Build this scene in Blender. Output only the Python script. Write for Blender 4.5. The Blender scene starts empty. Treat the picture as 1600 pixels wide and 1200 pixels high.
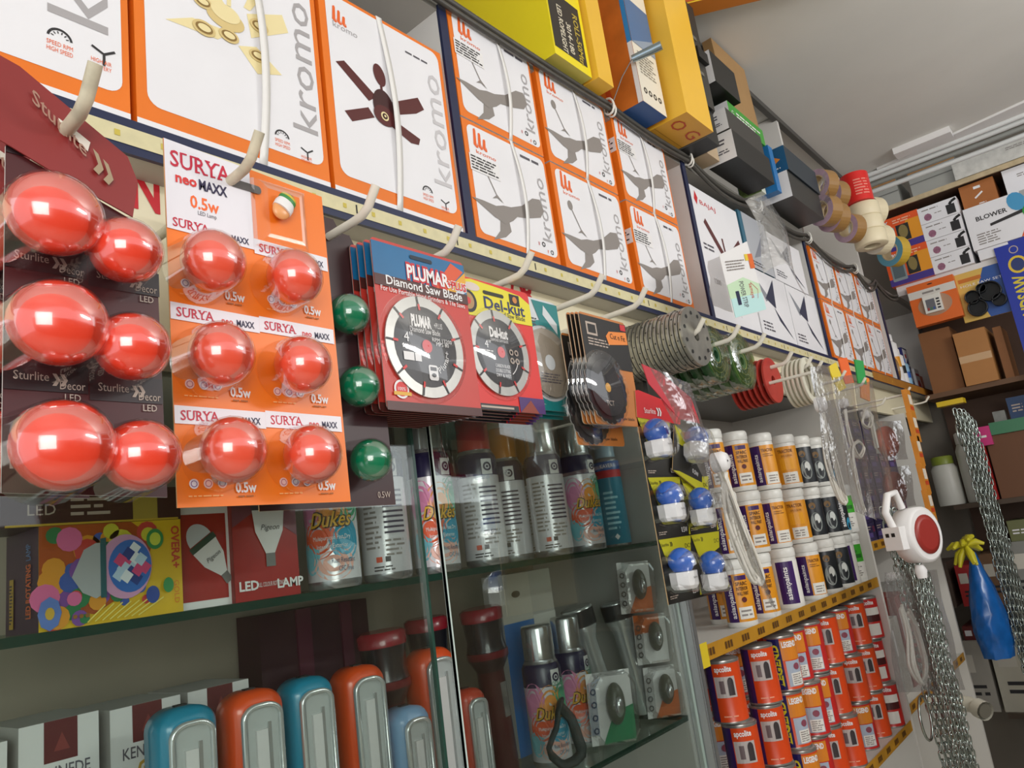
import bpy, math, random
from mathutils import Vector, Matrix
random.seed(7)
SC = bpy.context.scene
COL = SC.collection
PI = math.pi
# ---------------------------------------------------------------- camera, world, lights, exposure
ZC = 1.45                     # eye height above the shop floor
FPX = 1186.0                  # focal length in pixels of a 1600 px wide frame
d1 = Vector((1005, 128, FPX)); d3 = Vector((-732, -5250, FPX))
ex = d1.normalized(); ey = d3.normalized().cross(ex).normalized(); ez = ex.cross(ey)
right = Vector((ex[0], ey[0], ez[0])); down = Vector((ex[1], ey[1], ez[1])); fwd = Vector((ex[2], ey[2], ez[2]))
cd = bpy.data.cameras.new('camera'); cam = bpy.data.objects.new('camera', cd); COL.objects.link(cam)
cd.sensor_width = 36.0; cd.lens = 36.0 * FPX / 1600.0; cd.clip_start = .02
M = Matrix((right, -down, -fwd)).transposed().to_4x4(); M.translation = (0, 0, ZC)
cam.matrix_world = M
SC.camera = cam
SC.view_settings.view_transform = 'Standard'; SC.view_settings.look = 'None'
SC.view_settings.gamma = 1.0; SC.view_settings.use_curve_mapping = False
SC.view_settings.exposure = -0.10
W = bpy.data.worlds.new('world'); SC.world = W; W.use_nodes = True
W.node_tree.nodes['Background'].inputs[0].default_value = (.95, .97, 1.0, 1)
W.node_tree.nodes['Background'].inputs[1].default_value = 1.35
def area(name, loc, target, sx, sy, power, color):
    l = bpy.data.lights.new(name, 'AREA'); l.shape = 'RECTANGLE'; l.size = sx; l.size_y = sy; l.energy = power; l.color = color
    o = bpy.data.objects.new(name, l); COL.objects.link(o); o.location = loc
    o.rotation_euler = (Vector(target) - Vector(loc)).to_track_quat('-Z', 'Y').to_euler()
    return o
area('shop_front_daylight', (-.85, -1.20, 1.68), (.65, .8, 1.68), 1.1, 1.0, 28, (1.0, .975, .94))
area('added_fill_light', (2.1, -1.5, 2.30), (2.3, .6, 2.62), 1.2, .10, 22, (1.0, .975, .93))  # added fill to brighten the ceiling and far end, not a known lamp

# ---------------------------------------------------------------- helpers
def P(x, y, Y=None, X=None, Z=None):
    """photo pixel -> point (relative to the eye) on one plane of the shop"""
    u = Vector((x - 800, y - 600, FPX)); r = Vector((u.dot(ex), u.dot(ey), u.dot(ez)))
    if Y is not None: return r * (Y / r.y)
    if X is not None: return r * (X / r.x)
    return r * (Z / r.z)
def lin(h):
    h = h.lstrip('#'); c = [int(h[i:i + 2], 16) / 255 for i in (0, 2, 4)]
    return tuple(v / 12.92 if v <= .04045 else ((v + .055) / 1.055) ** 2.4 for v in c) + (1,)
_mats = {}
def mat(h, rough=.55, metal=0.0, noise=0.0, scale=30.0, trans=0.0, emit=0.0, bump=0.0, spec=.5, coat=0.0):
    k = (h, rough, metal, noise, scale, trans, emit, bump, spec, coat)
    if k in _mats: return _mats[k]
    m = bpy.data.materials.new('m_' + h); m.use_nodes = True; nt = m.node_tree; b = nt.nodes['Principled BSDF']
    c = lin(h)
    b.inputs['Base Color'].default_value = c; b.inputs['Roughness'].default_value = rough
    b.inputs['Metallic'].default_value = metal; b.inputs['Specular IOR Level'].default_value = spec
    if coat: b.inputs['Coat Weight'].default_value = coat; b.inputs['Coat Roughness'].default_value = .08
    if trans: b.inputs['Transmission Weight'].default_value = trans
    if emit: b.inputs['Emission Color'].default_value = c; b.inputs['Emission Strength'].default_value = emit
    if noise or bump:
        tc = nt.nodes.new('ShaderNodeTexCoord'); nz = nt.nodes.new('ShaderNodeTexNoise')
        nz.inputs['Scale'].default_value = scale; nz.inputs['Detail'].default_value = 5
        nt.links.new(tc.outputs['Object'], nz.inputs['Vector'])
        if noise:
            rp = nt.nodes.new('ShaderNodeValToRGB'); e = rp.color_ramp.elements
            e[0].position = .3; e[1].position = .7
            e[0].color = tuple(v * (1 - noise) for v in c[:3]) + (1,); e[1].color = c
            nt.links.new(nz.outputs['Fac'], rp.inputs['Fac']); nt.links.new(rp.outputs['Color'], b.inputs['Base Color'])
        if bump:
            bp = nt.nodes.new('ShaderNodeBump'); bp.inputs['Strength'].default_value = bump; bp.inputs['Distance'].default_value = .004
            nt.links.new(nz.outputs['Fac'], bp.inputs['Height']); nt.links.new(bp.outputs['Normal'], b.inputs['Normal'])
    _mats[k] = m
    return m
def film(name, tint=(1, 1, 1), refl=.14, rough=.05, body=0.0, bump=0.0):
    """thin clear plastic or glass: see-through with a gloss that grows at grazing angles"""
    if name in _mats: return _mats[name]
    m = bpy.data.materials.new('m_' + name); m.use_nodes = True; nt = m.node_tree
    for n in list(nt.nodes):
        if n.type != 'OUTPUT_MATERIAL': nt.nodes.remove(n)
    out = [n for n in nt.nodes][0]
    tr = nt.nodes.new('ShaderNodeBsdfTransparent'); tr.inputs[0].default_value = tuple(tint) + (1,)
    gl = nt.nodes.new('ShaderNodeBsdfGlossy'); gl.inputs['Roughness'].default_value = rough
    lw = nt.nodes.new('ShaderNodeLayerWeight'); lw.inputs['Blend'].default_value = .35
    ma = nt.nodes.new('ShaderNodeMath'); ma.operation = 'MULTIPLY_ADD'
    ma.inputs[1].default_value = refl * 3; ma.inputs[2].default_value = refl * .4; ma.use_clamp = True
    nt.links.new(lw.outputs['Fresnel'], ma.inputs[0])
    mx = nt.nodes.new('ShaderNodeMixShader')
    nt.links.new(ma.outputs[0], mx.inputs[0]); nt.links.new(tr.outputs[0], mx.inputs[1]); nt.links.new(gl.outputs[0], mx.inputs[2])
    last = mx
    if body:
        df = nt.nodes.new('ShaderNodeBsdfDiffuse'); df.inputs[0].default_value = (.8, .8, .8, 1)
        m2 = nt.nodes.new('ShaderNodeMixShader'); m2.inputs[0].default_value = body
        nt.links.new(mx.outputs[0], m2.inputs[1]); nt.links.new(df.outputs[0], m2.inputs[2]); last = m2
    if bump:
        tc = nt.nodes.new('ShaderNodeTexCoord'); nz = nt.nodes.new('ShaderNodeTexNoise'); nz.inputs['Scale'].default_value = 45
        bp = nt.nodes.new('ShaderNodeBump'); bp.inputs['Strength'].default_value = bump; bp.inputs['Distance'].default_value = .01
        nt.links.new(tc.outputs['Object'], nz.inputs['Vector']); nt.links.new(nz.outputs['Fac'], bp.inputs['Height'])
        nt.links.new(bp.outputs['Normal'], gl.inputs['Normal']); nt.links.new(bp.outputs['Normal'], lw.inputs['Normal'])
    nt.links.new(last.outputs[0], out.inputs[0])
    _mats[name] = m
    return m

class Fr:
    """flat print surface: a runs along u, b along v, layers lift off along u x v"""
    def __init__(s, o, u=(1, 0, 0), v=(0, 0, 1)):
        s.o = Vector(o); s.u = Vector(u).normalized(); s.v = Vector(v).normalized(); s.n = s.u.cross(s.v).normalized(); s.R = 0
    def pt(s, a, b, l=0): return s.o + s.u * a + s.v * b + s.n * (l * .0004)
class Cyl:
    """print surface wrapped round an upright cylinder; a = arc length from the side that faces phi"""
    def __init__(s, R, z=0, phi=0, c=(0, 0)): s.R = R; s.z = z; s.phi = phi; s.c = c
    def pt(s, a, b, l=0):
        t = a / s.R + s.phi; r = s.R + l * .0004
        return Vector((s.c[0] + r * math.sin(t), s.c[1] - r * math.cos(t), s.z + b))

_txt = {}
def glyphs(s, bold, shear):
    k = (s, bold, shear)
    if k not in _txt:
        cu = bpy.data.curves.new('t', 'FONT'); cu.body = s; cu.size = 1; cu.offset = bold; cu.shear = shear; cu.resolution_u = 2
        o = bpy.data.objects.new('t', cu)
        me = o.to_mesh(); vs = [(v.co.x, v.co.y) for v in me.vertices]; fs = [tuple(p.vertices) for p in me.polygons]
        flip = sum(p.normal.z for p in me.polygons) < 0
        if flip: fs = [f[::-1] for f in fs]
        o.to_mesh_clear(); bpy.data.objects.remove(o); bpy.data.curves.remove(cu)
        xs = [v[0] for v in vs] or [0, 1]
        _txt[k] = (vs, fs, min(xs), max(xs))
    return _txt[k]
class MB:
    def __init__(s): s.v = []; s.f = []; s.m = []; s.s = []; s.mats = []; s.t = 0.0
    def mi(s, m):
        if m not in s.mats: s.mats.append(m)
        return s.mats.index(m)
    def face(s, pts, m, sm=False):
        i = len(s.v); s.v += [tuple(p) for p in pts]; s.f.append(tuple(range(i, i + len(pts)))); s.m.append(s.mi(m)); s.s.append(sm)
    def grid(s, rows, m, closed=False, sm=True, flip=False):
        """rows of points -> quads sharing vertices; m may be a list per row gap"""
        i0 = len(s.v); n = len(rows[0])
        for r in rows: s.v += [tuple(p) for p in r]
        for a in range(len(rows) - 1):
            mm = m[a] if isinstance(m, (list, tuple)) else m
            for b in range(n if closed else n - 1):
                q = (i0 + a * n + b, i0 + a * n + (b + 1) % n, i0 + (a + 1) * n + (b + 1) % n, i0 + (a + 1) * n + b)
                s.f.append(q[::-1] if flip else q); s.m.append(s.mi(mm)); s.s.append(sm)
    def box(s, x0, y0, z0, x1, y1, z1, m, **kw):
        g = lambda k: kw.get(k, m)
        A = lambda x, y, z: (x, y, z)
        s.face([A(x0, y0, z0), A(x1, y0, z0), A(x1, y0, z1), A(x0, y0, z1)], g('front'))
        s.face([A(x1, y1, z0), A(x0, y1, z0), A(x0, y1, z1), A(x1, y1, z1)], g('back'))
        s.face([A(x0, y1, z0), A(x0, y0, z0), A(x0, y0, z1), A(x0, y1, z1)], g('left'))
        s.face([A(x1, y0, z0), A(x1, y1, z0), A(x1, y1, z1), A(x1, y0, z1)], g('right'))
        s.face([A(x0, y0, z1), A(x1, y0, z1), A(x1, y1, z1), A(x0, y1, z1)], g('top'))
        s.face([A(x0, y1, z0), A(x1, y1, z0), A(x1, y0, z0), A(x0, y0, z0)], g('bottom'))
    def poly(s, fr, pts, m, l=1):
        s.t = (s.t + .06) % .9; s.face([fr.pt(a, b, l + s.t) for a, b in pts], m)
    def rect(s, fr, a0, b0, a1, b1, m, l=1, r=0):
        if fr.R:
            n = max(1, int(abs(a1 - a0) / fr.R / .22) + 1)
            for i in range(n):
                p = a0 + (a1 - a0) * i / n; q = a0 + (a1 - a0) * (i + 1) / n
                s.face([fr.pt(p, b0, l), fr.pt(q, b0, l), fr.pt(q, b1, l), fr.pt(p, b1, l)], m, True)
            return
        if not r: return s.poly(fr, [(a0, b0), (a1, b0), (a1, b1), (a0, b1)], m, l)
        pts = []
        for cx, cy, t0 in ((a1 - r, b0 + r, -90), (a1 - r, b1 - r, 0), (a0 + r, b1 - r, 90), (a0 + r, b0 + r, 180)):
            for k in range(6):
                t = math.radians(t0 + 18 * k); pts.append((cx + r * math.cos(t), cy + r * math.sin(t)))
        s.poly(fr, pts, m, l)
    def disc(s, fr, a, b, r, m, l=1, ry=None, n=24, rot=0):
        ry = ry or r; c, d = math.cos(rot), math.sin(rot)
        q = [(r * math.cos(2 * PI * k / n), ry * math.sin(2 * PI * k / n)) for k in range(n)]
        s.poly(fr, [(a + x * c - y * d, b + x * d + y * c) for x, y in q], m, l)
    def ring(s, fr, a, b, r0, r1, m, l=1, n=28, t0=0, t1=2 * PI):
        for k in range(n):
            p = t0 + (t1 - t0) * k / n; q = t0 + (t1 - t0) * (k + 1) / n
            s.poly(fr, [(a + r0 * math.cos(p), b + r0 * math.sin(p)), (a + r1 * math.cos(p), b + r1 * math.sin(p)),
                        (a + r1 * math.cos(q), b + r1 * math.sin(q)), (a + r0 * math.cos(q), b + r0 * math.sin(q))], m, l)
    def line(s, fr, pts, w, m, l=1):
        for (a, b), (c, d) in zip(pts, pts[1:]):
            L = math.hypot(c - a, d - b) or 1; x, y = -(d - b) / L * w / 2, (c - a) / L * w / 2
            s.poly(fr, [(a - x, b - y), (c - x, d - y), (c + x, d + y), (a + x, b + y)], m, l)
    def text(s, fr, t, a, b, h, m, l=2, rot=0, al='C', bold=0.0, shear=0.0, fit=None, sx=1.0):
        """h = cap height; fit = width to squeeze the line into"""
        vs, fs, x0, x1 = glyphs(t, bold, shear)
        k = h / .70; kx = k * sx
        if fit: kx = fit / max(1e-6, x1 - x0)
        off = {'L': x0, 'C': (x0 + x1) / 2, 'R': x1}[al]
        c, d = math.cos(rot), math.sin(rot); i = len(s.v); mi = s.mi(m); s.t = (s.t + .06) % .9; l = l + s.t
        for x, y in vs:
            x = (x - off) * kx; y = y * k
            s.v.append(tuple(fr.pt(a + x * c - y * d, b + x * d + y * c, l)))
        for f in fs: s.f.append(tuple(q + i for q in f)); s.m.append(mi); s.s.append(False)
    def lines(s, fr, a0, b0, a1, b1, n, m, l=2, fill=.45):
        """small print too fine to read: rows of short dashes"""
        R = random.Random(int(a0 * 1e4) + n); h = (b1 - b0) / n
        for k in range(n):
            y = b1 - (k + .5) * h; x = a0
            end = a1 - R.random() * (a1 - a0) * .3
            while x < end:
                w = h * (1 + 2.5 * R.random()); s.rect(fr, x, y - h * fill / 2, min(x + w, end), y + h * fill / 2, m, l); x += w + h * .45
    def lathe(s, prof, m, n=24, c=(0, 0, 0), axis='z', sm=True, cap0=True, cap1=True):
        def T(x, y, z):
            if axis == 'y': x, y, z = x, z, -y
            elif axis == 'x': x, y, z = z, x, y
            return (c[0] + x, c[1] + y, c[2] + z)
        rows = [[T(r * math.cos(2 * PI * k / n), r * math.sin(2 * PI * k / n), z) for k in range(n)] for r, z in prof]
        s.grid(rows, m, True, sm)
        m0 = m[0] if isinstance(m, (list, tuple)) else m; m1 = m[-1] if isinstance(m, (list, tuple)) else m
        if cap0 and prof[0][0] > 1e-6: s.face(rows[0][::-1], m0)
        if cap1 and prof[-1][0] > 1e-6: s.face(rows[-1], m1)
    def ball(s, c, rx, ry, rz, m, n=24, k=14, z0=-1.0, z1=1.0):
        rows = []
        t0, t1 = math.asin(max(-1, z0)), math.asin(min(1, z1))
        for i in range(k + 1):
            t = t0 + (t1 - t0) * i / k
            rows.append([(c[0] + rx * math.cos(t) * math.cos(2 * PI * j / n), c[1] + ry * math.cos(t) * math.sin(2 * PI * j / n), c[2] + rz * math.sin(t)) for j in range(n)])
        s.grid(rows, m, True, True)
    def tube(s, pts, r, m, n=8, closed=False, caps=True, flat=None):
        pts = [Vector(p) for p in pts]; rows = []; N = len(pts); up = None
        for i in range(N):
            if closed: d = pts[(i + 1) % N] - pts[i - 1]
            else: d = pts[min(i + 1, N - 1)] - pts[max(i - 1, 0)]
            d.normalize()
            if up is None: up = Vector((0, 0, 1)) if abs(d.z) < .9 else Vector((0, 1, 0))
            a = d.cross(up)
            if a.length < 1e-4: a = d.cross(Vector((1, 0, 0)))
            a.normalize(); b = a.cross(d).normalized(); up = b
            rr = r[i] if isinstance(r, (list, tuple)) else r
            fx = flat or 1
            rows.append([pts[i] + a * (rr * math.cos(2 * PI * k / n)) + b * (rr * fx * math.sin(2 * PI * k / n)) for k in range(n)])
        if closed: rows.append(rows[0])
        s.grid(rows, m, True, True)
        if caps and not closed: s.face(rows[0][::-1], m); s.face(rows[-1], m)
    def slab(s, fr, pts, th, mf, ms=None, mb=None):
        """flat outline given real thickness behind its face (fr)"""
        f = [fr.pt(a, b) for a, b in pts]; k = [p - fr.n * th for p in f]
        s.face(f, mf); s.face(k[::-1], mb or ms or mf)
        for i in range(len(f)):
            j = (i + 1) % len(f); s.face([f[j], f[i], k[i], k[j]], ms or mf)
    def xf(s, Mx, start=0):
        for i in range(start, len(s.v)): s.v[i] = tuple(Mx @ Vector(s.v[i]))
    def mesh(s, name):
        me = bpy.data.meshes.new(name); me.from_pydata(s.v, [], s.f)
        for m in s.mats: me.materials.append(m)
        me.polygons.foreach_set('material_index', s.m); me.polygons.foreach_set('use_smooth', s.s)
        me.update(); return me
def tag(o, label, cat, group=None, kind=None):
    if label: o['label'] = label
    if cat: o['category'] = cat
    if group: o['group'] = group
    if kind: o['kind'] = kind
    return o
def put(o, loc, rot=(0, 0, 0)):
    o.location = (loc[0], loc[1], loc[2] + ZC); o.rotation_euler = rot
def thing(name, label, cat, loc=(0, 0, 0), rot=(0, 0, 0), group=None):
    o = bpy.data.objects.new(name, None); o.empty_display_size = .03; COL.objects.link(o)
    put(o, loc, rot); return tag(o, label, cat, group)
def part(mb, name, parent, label=None, loc=(0, 0, 0)):
    o = bpy.data.objects.new(name, mb.mesh(name)); COL.objects.link(o); o.parent = parent; o.location = loc
    if label: o['label'] = label
    return o
def solo(mb, name, label, cat, loc=(0, 0, 0), rot=(0, 0, 0), group=None, kind=None):
    o = bpy.data.objects.new(name, mb.mesh(name)); COL.objects.link(o); put(o, loc, rot); return tag(o, label, cat, group, kind)
def struct(mb, name): return solo(mb, name, None, None, kind='structure')
def dup(root, loc, rot=(0, 0, 0), label=None, group=None):
    def cp(o, par):
        c = o.copy(); COL.objects.link(c)
        if par: c.parent = par
        for ch in list(o.children): cp(ch, c)
        return c
    r = cp(root, None); put(r, loc, rot)
    if label: r['label'] = label
    if group: r['group'] = group
    return r
WHITE = mat('e9e7e6', .45); BLACK = mat('151515', .5); NAVY = mat('1c2547', .4); CREAM = mat('e8dfc0', .5)
FILM = film('film', refl=.16, rough=.06, body=.03, bump=.25); BAG = film('bag', refl=.16, rough=.18, body=.06, bump=.45)
DOME = film('dome', refl=.11, rough=.09); DISCF = film('discfilm', refl=.05, rough=.05); GRF = film('greenfilm', tint=(.62, .80, .55), refl=.14, rough=.15, bump=.4); GLASS = film('glass', tint=(.93, .97, .95), refl=.10, rough=.02)
PAPER = mat('ecebee', .42, noise=.05, scale=9)
# ---------------------------------------------------------------- room shell
FLOOR = -ZC; CEIL = 1.47
paint = mat('d9d6d0', .7, noise=.06, scale=4)
ceil_m = mat('e2e0da', .75, noise=.10, scale=2.2, bump=.25)
b = MB(); b.box(-2.6, -1.9, FLOOR - .05, 4.5, 1.25, FLOOR, mat('cdc6b8', .45, noise=.12, scale=6)); struct(b, 'floor')
b = MB(); b.box(-2.6, -1.9, CEIL, 3.66, 1.25, CEIL + .12, ceil_m); struct(b, 'ceiling')
b = MB(); b.box(3.66, -1.9, 1.86, 4.5, 1.25, 1.92, ceil_m); struct(b, 'ceiling')
b = MB(); b.box(-2.6, 1.19, FLOOR, 4.5, 1.25, 1.86, paint); struct(b, 'wall_left')
b = MB(); b.box(4.42, -1.9, FLOOR, 4.5, 1.19, 1.86, mat('8b8378', .7, noise=.1, scale=5)); struct(b, 'wall_back')
b = MB(); b.box(-2.6, -1.66, FLOOR, 4.42, -1.60, .34, mat('9a8c7a', .7, noise=.55, scale=4)); struct(b, 'wall_right')
b = MB(); b.slab(Fr((0, 0, CEIL - .010), (1, 0, 0), (0, -1, 0)), [(3.585, -.62), (3.62, -.62), (3.62, .9), (3.36, .9)], .0095, WHITE); struct(b, 'trim_1')
# conduit run along the slab edge at the far end
white_pipe = mat('dcdedd', .35); grey_pipe = mat('8f918d', .45)
b = MB()
for k, (xx, zz, r, m_) in enumerate([(3.64, 1.452, .013, white_pipe), (3.60, 1.458, .011, white_pipe), (3.645, 1.425, .010, grey_pipe), (3.665, 1.40, .011, white_pipe)]):
    b = MB(); b.tube([(xx, .76, zz), (xx + .01, .2, zz - .002), (xx, -.8, zz)], r, m_, 10)
    solo(b, 'conduit_pipe', ['white pipe tucked into the corner where the slab ends', 'white pipe fixed flat against the grey ceiling', 'thin grey pipe below the two white ceiling pipes', 'white pipe hanging lowest of the pipes at the ceiling edge'][k], 'pipe', group='pipes along the ceiling edge')
b = MB(); b.box(3.45, .30, 1.442, 3.52, .52, 1.4695, WHITE); solo(b, 'ceiling_light', 'small white rounded light fitting on the ceiling beside the pipes', 'light')

# ---------------------------------------------------------------- wall shelf unit with hook rail
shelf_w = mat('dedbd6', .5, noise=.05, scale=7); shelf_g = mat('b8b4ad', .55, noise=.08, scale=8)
WS = thing('wall_shelf', 'long white wall shelf unit with navy edges and a hook rail above the glass cabinet', 'shelf', (0, .75, .475))
def wsp(mb, name, label=None): return part(mb, name, WS, label, (0, -.75, -.475))
X0, X1 = -1.2, 4.35
b = MB(); b.box(X0, 1.15, .385, X1, 1.185, CEIL - .004, shelf_w); wsp(b, 'back_panel')
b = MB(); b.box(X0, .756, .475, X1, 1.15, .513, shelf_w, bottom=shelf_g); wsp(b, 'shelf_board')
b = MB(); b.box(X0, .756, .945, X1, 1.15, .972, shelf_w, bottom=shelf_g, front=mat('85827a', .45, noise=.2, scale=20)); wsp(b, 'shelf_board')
b = MB(); b.box(X0, .750, .474, X1, .7555, .516, NAVY); wsp(b, 'edge_strip', 'navy edging on the front of the lower board')
led_m = mat('dcd3a8', .4, noise=.12, scale=60); led_y = mat('c9b64c', .4)
b = MB(); f = Fr((X0, .7495, .484)); b.rect(f, 0, 0, 3.75 - X0, .021, led_m, 1)
for k in range(96):
    a = .02 + k * .05; b.rect(f, a, .007, a + .006, .014, led_y, 2)
    if k % 4 == 0: b.rect(f, a + .022, .004, a + .0245, .017, BLACK, 2)
wsp(b, 'led_strip', 'cream tape of tiny unlit lamps along the edge')
tape_y = mat('b77a2c', .45, noise=.2, scale=12)
b = MB(); f = Fr((3.18, .7492, .478)); b.rect(f, 0, 0, X1 - 3.18, .034, tape_y, 2); wsp(b, 'warning_tape', 'orange tape on the far end of the edge')
for x in (-.03, .885, 1.785, 2.70, 3.63):
    b = MB(); b.box(x - .009, .758, .513, x + .009, 1.15, .945, shelf_w); wsp(b, 'divider')
    b = MB(); b.box(x - .0095, .752, .516, x + .0095, .7575, .955, NAVY); wsp(b, 'divider_edge', 'navy strip')
for x in (.885, 2.74, 3.47):
    b = MB(); b.box(x - .009, .757, .972, x + .009, 1.15, CEIL - .004, shelf_w); wsp(b, 'divider')
b = MB(); b.box(X1 - .02, .757, .513, X1, 1.15, .945, shelf_w); wsp(b, 'end_panel')
b = MB(); b.box(X0, .752, CEIL - .022, 3.65, .772, CEIL - .001, mat('4e4c48', .6)); wsp(b, 'top_batten', 'dark batten under the ceiling')
b = MB(); b.box(X0, .80, .25, 1.37, .815, .475, CREAM); b.box(1.37, .80, .366, X1, .815, .475, CREAM)
f = Fr((0, .80, 0)); red = mat('c5202b', .5)
def LP(x, y, Y): p = P(x, y, Y=Y); return p.x, p.z
for s, pa, pb in (('N', (206, 322), (248, 275)), ('O', (800, 468), (816, 448)), ('R', (819, 473), (834, 452))):
    (a0, b0), (a1, b1) = LP(*pa, .8), LP(*pb, .8)
    b.text(f, s, (a0 + a1) / 2, b0, .042 if s != 'N' else .050, red, 2, bold=.03, fit=max(.03, abs(a1 - a0)))
wsp(b, 'sign_panel', 'cream sign board behind the hooks, with red capital letters')
hook_m = mat('ddd5bb', .4, noise=.35, scale=55); hook_m2 = mat('e9e4d6', .35)
HX = [.197, .362, .513, .663, .812, .985, 1.11, 1.395, 1.524, 1.66, 1.93, 2.06]
HT = [.488, .545, .562, .583, .585, .581, .576, .61, .592, .59, .628, .622]
for x, yt in zip(HX, HT):
    b = MB(); r = .0050 if x > .3 else .0052
    h0 = .345 if x < .3 else .382; b.tube([(x, .80, h0), (x, yt + .045, h0), (x, yt + .028, h0 + .001), (x, yt + .016, h0 + .007), (x, yt, h0 + .026)], r, hook_m if x < .45 else hook_m2, 10)
    wsp(b, 'hook')
# cables slung along the upper shelf edge
cab = mat('4c4943', .5, noise=.2, scale=40); tie_m = mat('e6e3da', .4)
def sag(x0, x1, n, dz, z, y): return [(x0 + (x1 - x0) * i / n, y, z - dz * 4 * (i / n) * (1 - i / n)) for i in range(n + 1)]
ties = [.60, 1.415, 1.80, 2.27, 2.72, 3.28, 3.6]
for j, (zz, yy, r) in enumerate(((.975, .746, .0065), (.957, .742, .0055))):
    pts = []
    for a, c, s in ((-.6, .60, .012), (.60, 1.415, .006), (1.415, 1.80, .008), (1.80, 2.27, .035), (2.27, 2.72, .03), (2.72, 3.28, .04), (3.28, 3.60, .05), (3.60, 4.0, .03)):
        pts += sag(a, c, 8, s * (1 + .2 * j), zz, yy)[(1 if pts else 0):]
    b = MB(); b.tube(pts, r, cab, 8)
    solo(b, 'cable', ['dark grey cable slung along the upper shelf edge, the upper of two', 'thinner dark grey cable slung just under the first along the upper shelf'][j], 'cable')
for k, x in enumerate(ties[1:6]):
    b = MB(); b.tube([(x, .744 + .014 * math.cos(t), .966 + .02 * math.sin(t)) for t in [i * PI / 6 for i in range(12)]], .0028, tie_m, 6, closed=True)
    b.tube([(x + .008, .742 + .011 * math.cos(t), .958 + .016 * math.sin(t)) for t in [i * PI / 6 for i in range(12)]], .0024, tie_m, 6, closed=True)
    solo(b, 'cable_tie', 'white twist tie holding the dark cables ' + ['below the blue and white carton', 'by the third shelf divider', 'under the blue boxes', 'above the fourth shelf divider', 'under the pink rolls of tape'][k], 'cable tie', group='white ties round the dark cable')

# ---------------------------------------------------------------- glass cabinet
alu = mat('b9bcbc', .3, metal=.8); alu_d = mat('7d807f', .35, metal=.7)
GC = thing('glass_cabinet', 'glass fronted display cabinet with glass shelves and aluminium frame under the hooks', 'cabinet', (0, .75, FLOOR))
def gcp(mb, name, label=None): return part(mb, name, GC, label, (0, -.75, -FLOOR))
cab_b = mat('a89c8c', .6, noise=.1, scale=5); cab_w = mat('cbc8c2', .5, noise=.05, scale=8)
b = MB(); b.box(-1.0, 1.10, FLOOR, 1.37, 1.13, .23, cab_b); gcp(b, 'back_panel')
b = MB(); b.box(-1.0, .765, .232, 1.37, 1.13, .25, cab_w); gcp(b, 'top_board')
b = MB(); b.box(1.352, .775, FLOOR, 1.37, 1.10, .23, cab_w); gcp(b, 'side_panel')
b = MB(); b.box(-1.0, .775, FLOOR, -.982, 1.10, .23, cab_w); gcp(b, 'side_panel')
b = MB(); b.box(-.982, .78, -.72, 1.352, 1.10, -.70, cab_w); gcp(b, 'bottom_board')
b = MB(); b.box(-.982, .748, FLOOR, 1.352, .775, -.70, mat('6b5b4a', .5)); gcp(b, 'plinth')
g_edge = mat('1d3a30', .15); g_top = film('shelfglass', tint=(.80, .88, .84), refl=.12)
for z in (-.010, -.335):
    b = MB(); b.box(-.98, .776, z - .009, 1.35, 1.095, z, g_top, front=g_edge, left=g_edge, right=g_edge); gcp(b, 'glass_shelf', 'glass shelf with dark green edge')
b = MB(); b.box(1.358, .742, FLOOR, 1.380, .772, .255, alu); b.box(1.364, .7405, FLOOR, 1.366, .742, .255, alu_d); gcp(b, 'frame_post', 'bare aluminium post')
b = MB(); b.box(-1.0, .745, .232, 1.358, .764, .252, alu); gcp(b, 'top_rail')
b = MB(); b.box(-1.0, .745, -.70, 1.358, .764, -.68, alu); gcp(b, 'bottom_rail')
edge2 = mat('2c4a40', .1); edge3 = mat('c8d8d0', .1)
b = MB(); b.box(-.98, .747, -.68, .700, .752, .232, GLASS, right=edge2, left=edge2); b.box(.696, .7465, -.68, .7003, .7525, .232, edge2); gcp(b, 'glass_door', 'nearer sliding pane')
b = MB(); b.box(.742, .757, -.68, 1.355, .762, .232, GLASS, right=edge3, left=edge3); b.box(.742, .7565, -.68, .7445, .7625, .232, edge3); gcp(b, 'glass_door', 'farther sliding pane')

# ---------------------------------------------------------------- open paint rack beyond the cabinet
PR = thing('paint_rack', 'open rack with yellow taped shelf edges holding paint bottles and tins', 'rack', (1.38, .75, FLOOR))
def prp(mb, name, label=None): return part(mb, name, PR, label, (-1.38, -.75, -FLOOR))
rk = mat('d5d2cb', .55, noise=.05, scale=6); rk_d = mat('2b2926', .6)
b = MB(); b.box(1.384, 1.13, FLOOR, 4.3, 1.15, .38, rk); prp(b, 'back_panel')
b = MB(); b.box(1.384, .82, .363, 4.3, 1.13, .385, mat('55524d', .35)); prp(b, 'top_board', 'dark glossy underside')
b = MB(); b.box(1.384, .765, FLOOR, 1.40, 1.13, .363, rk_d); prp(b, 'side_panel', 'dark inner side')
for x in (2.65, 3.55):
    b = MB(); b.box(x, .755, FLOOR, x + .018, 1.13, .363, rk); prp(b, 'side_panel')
wt = mat('c08a23', .45, noise=.2, scale=14); wt2 = mat('dcc22c', .45); wtk = mat('5a3a14', .5)
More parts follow.
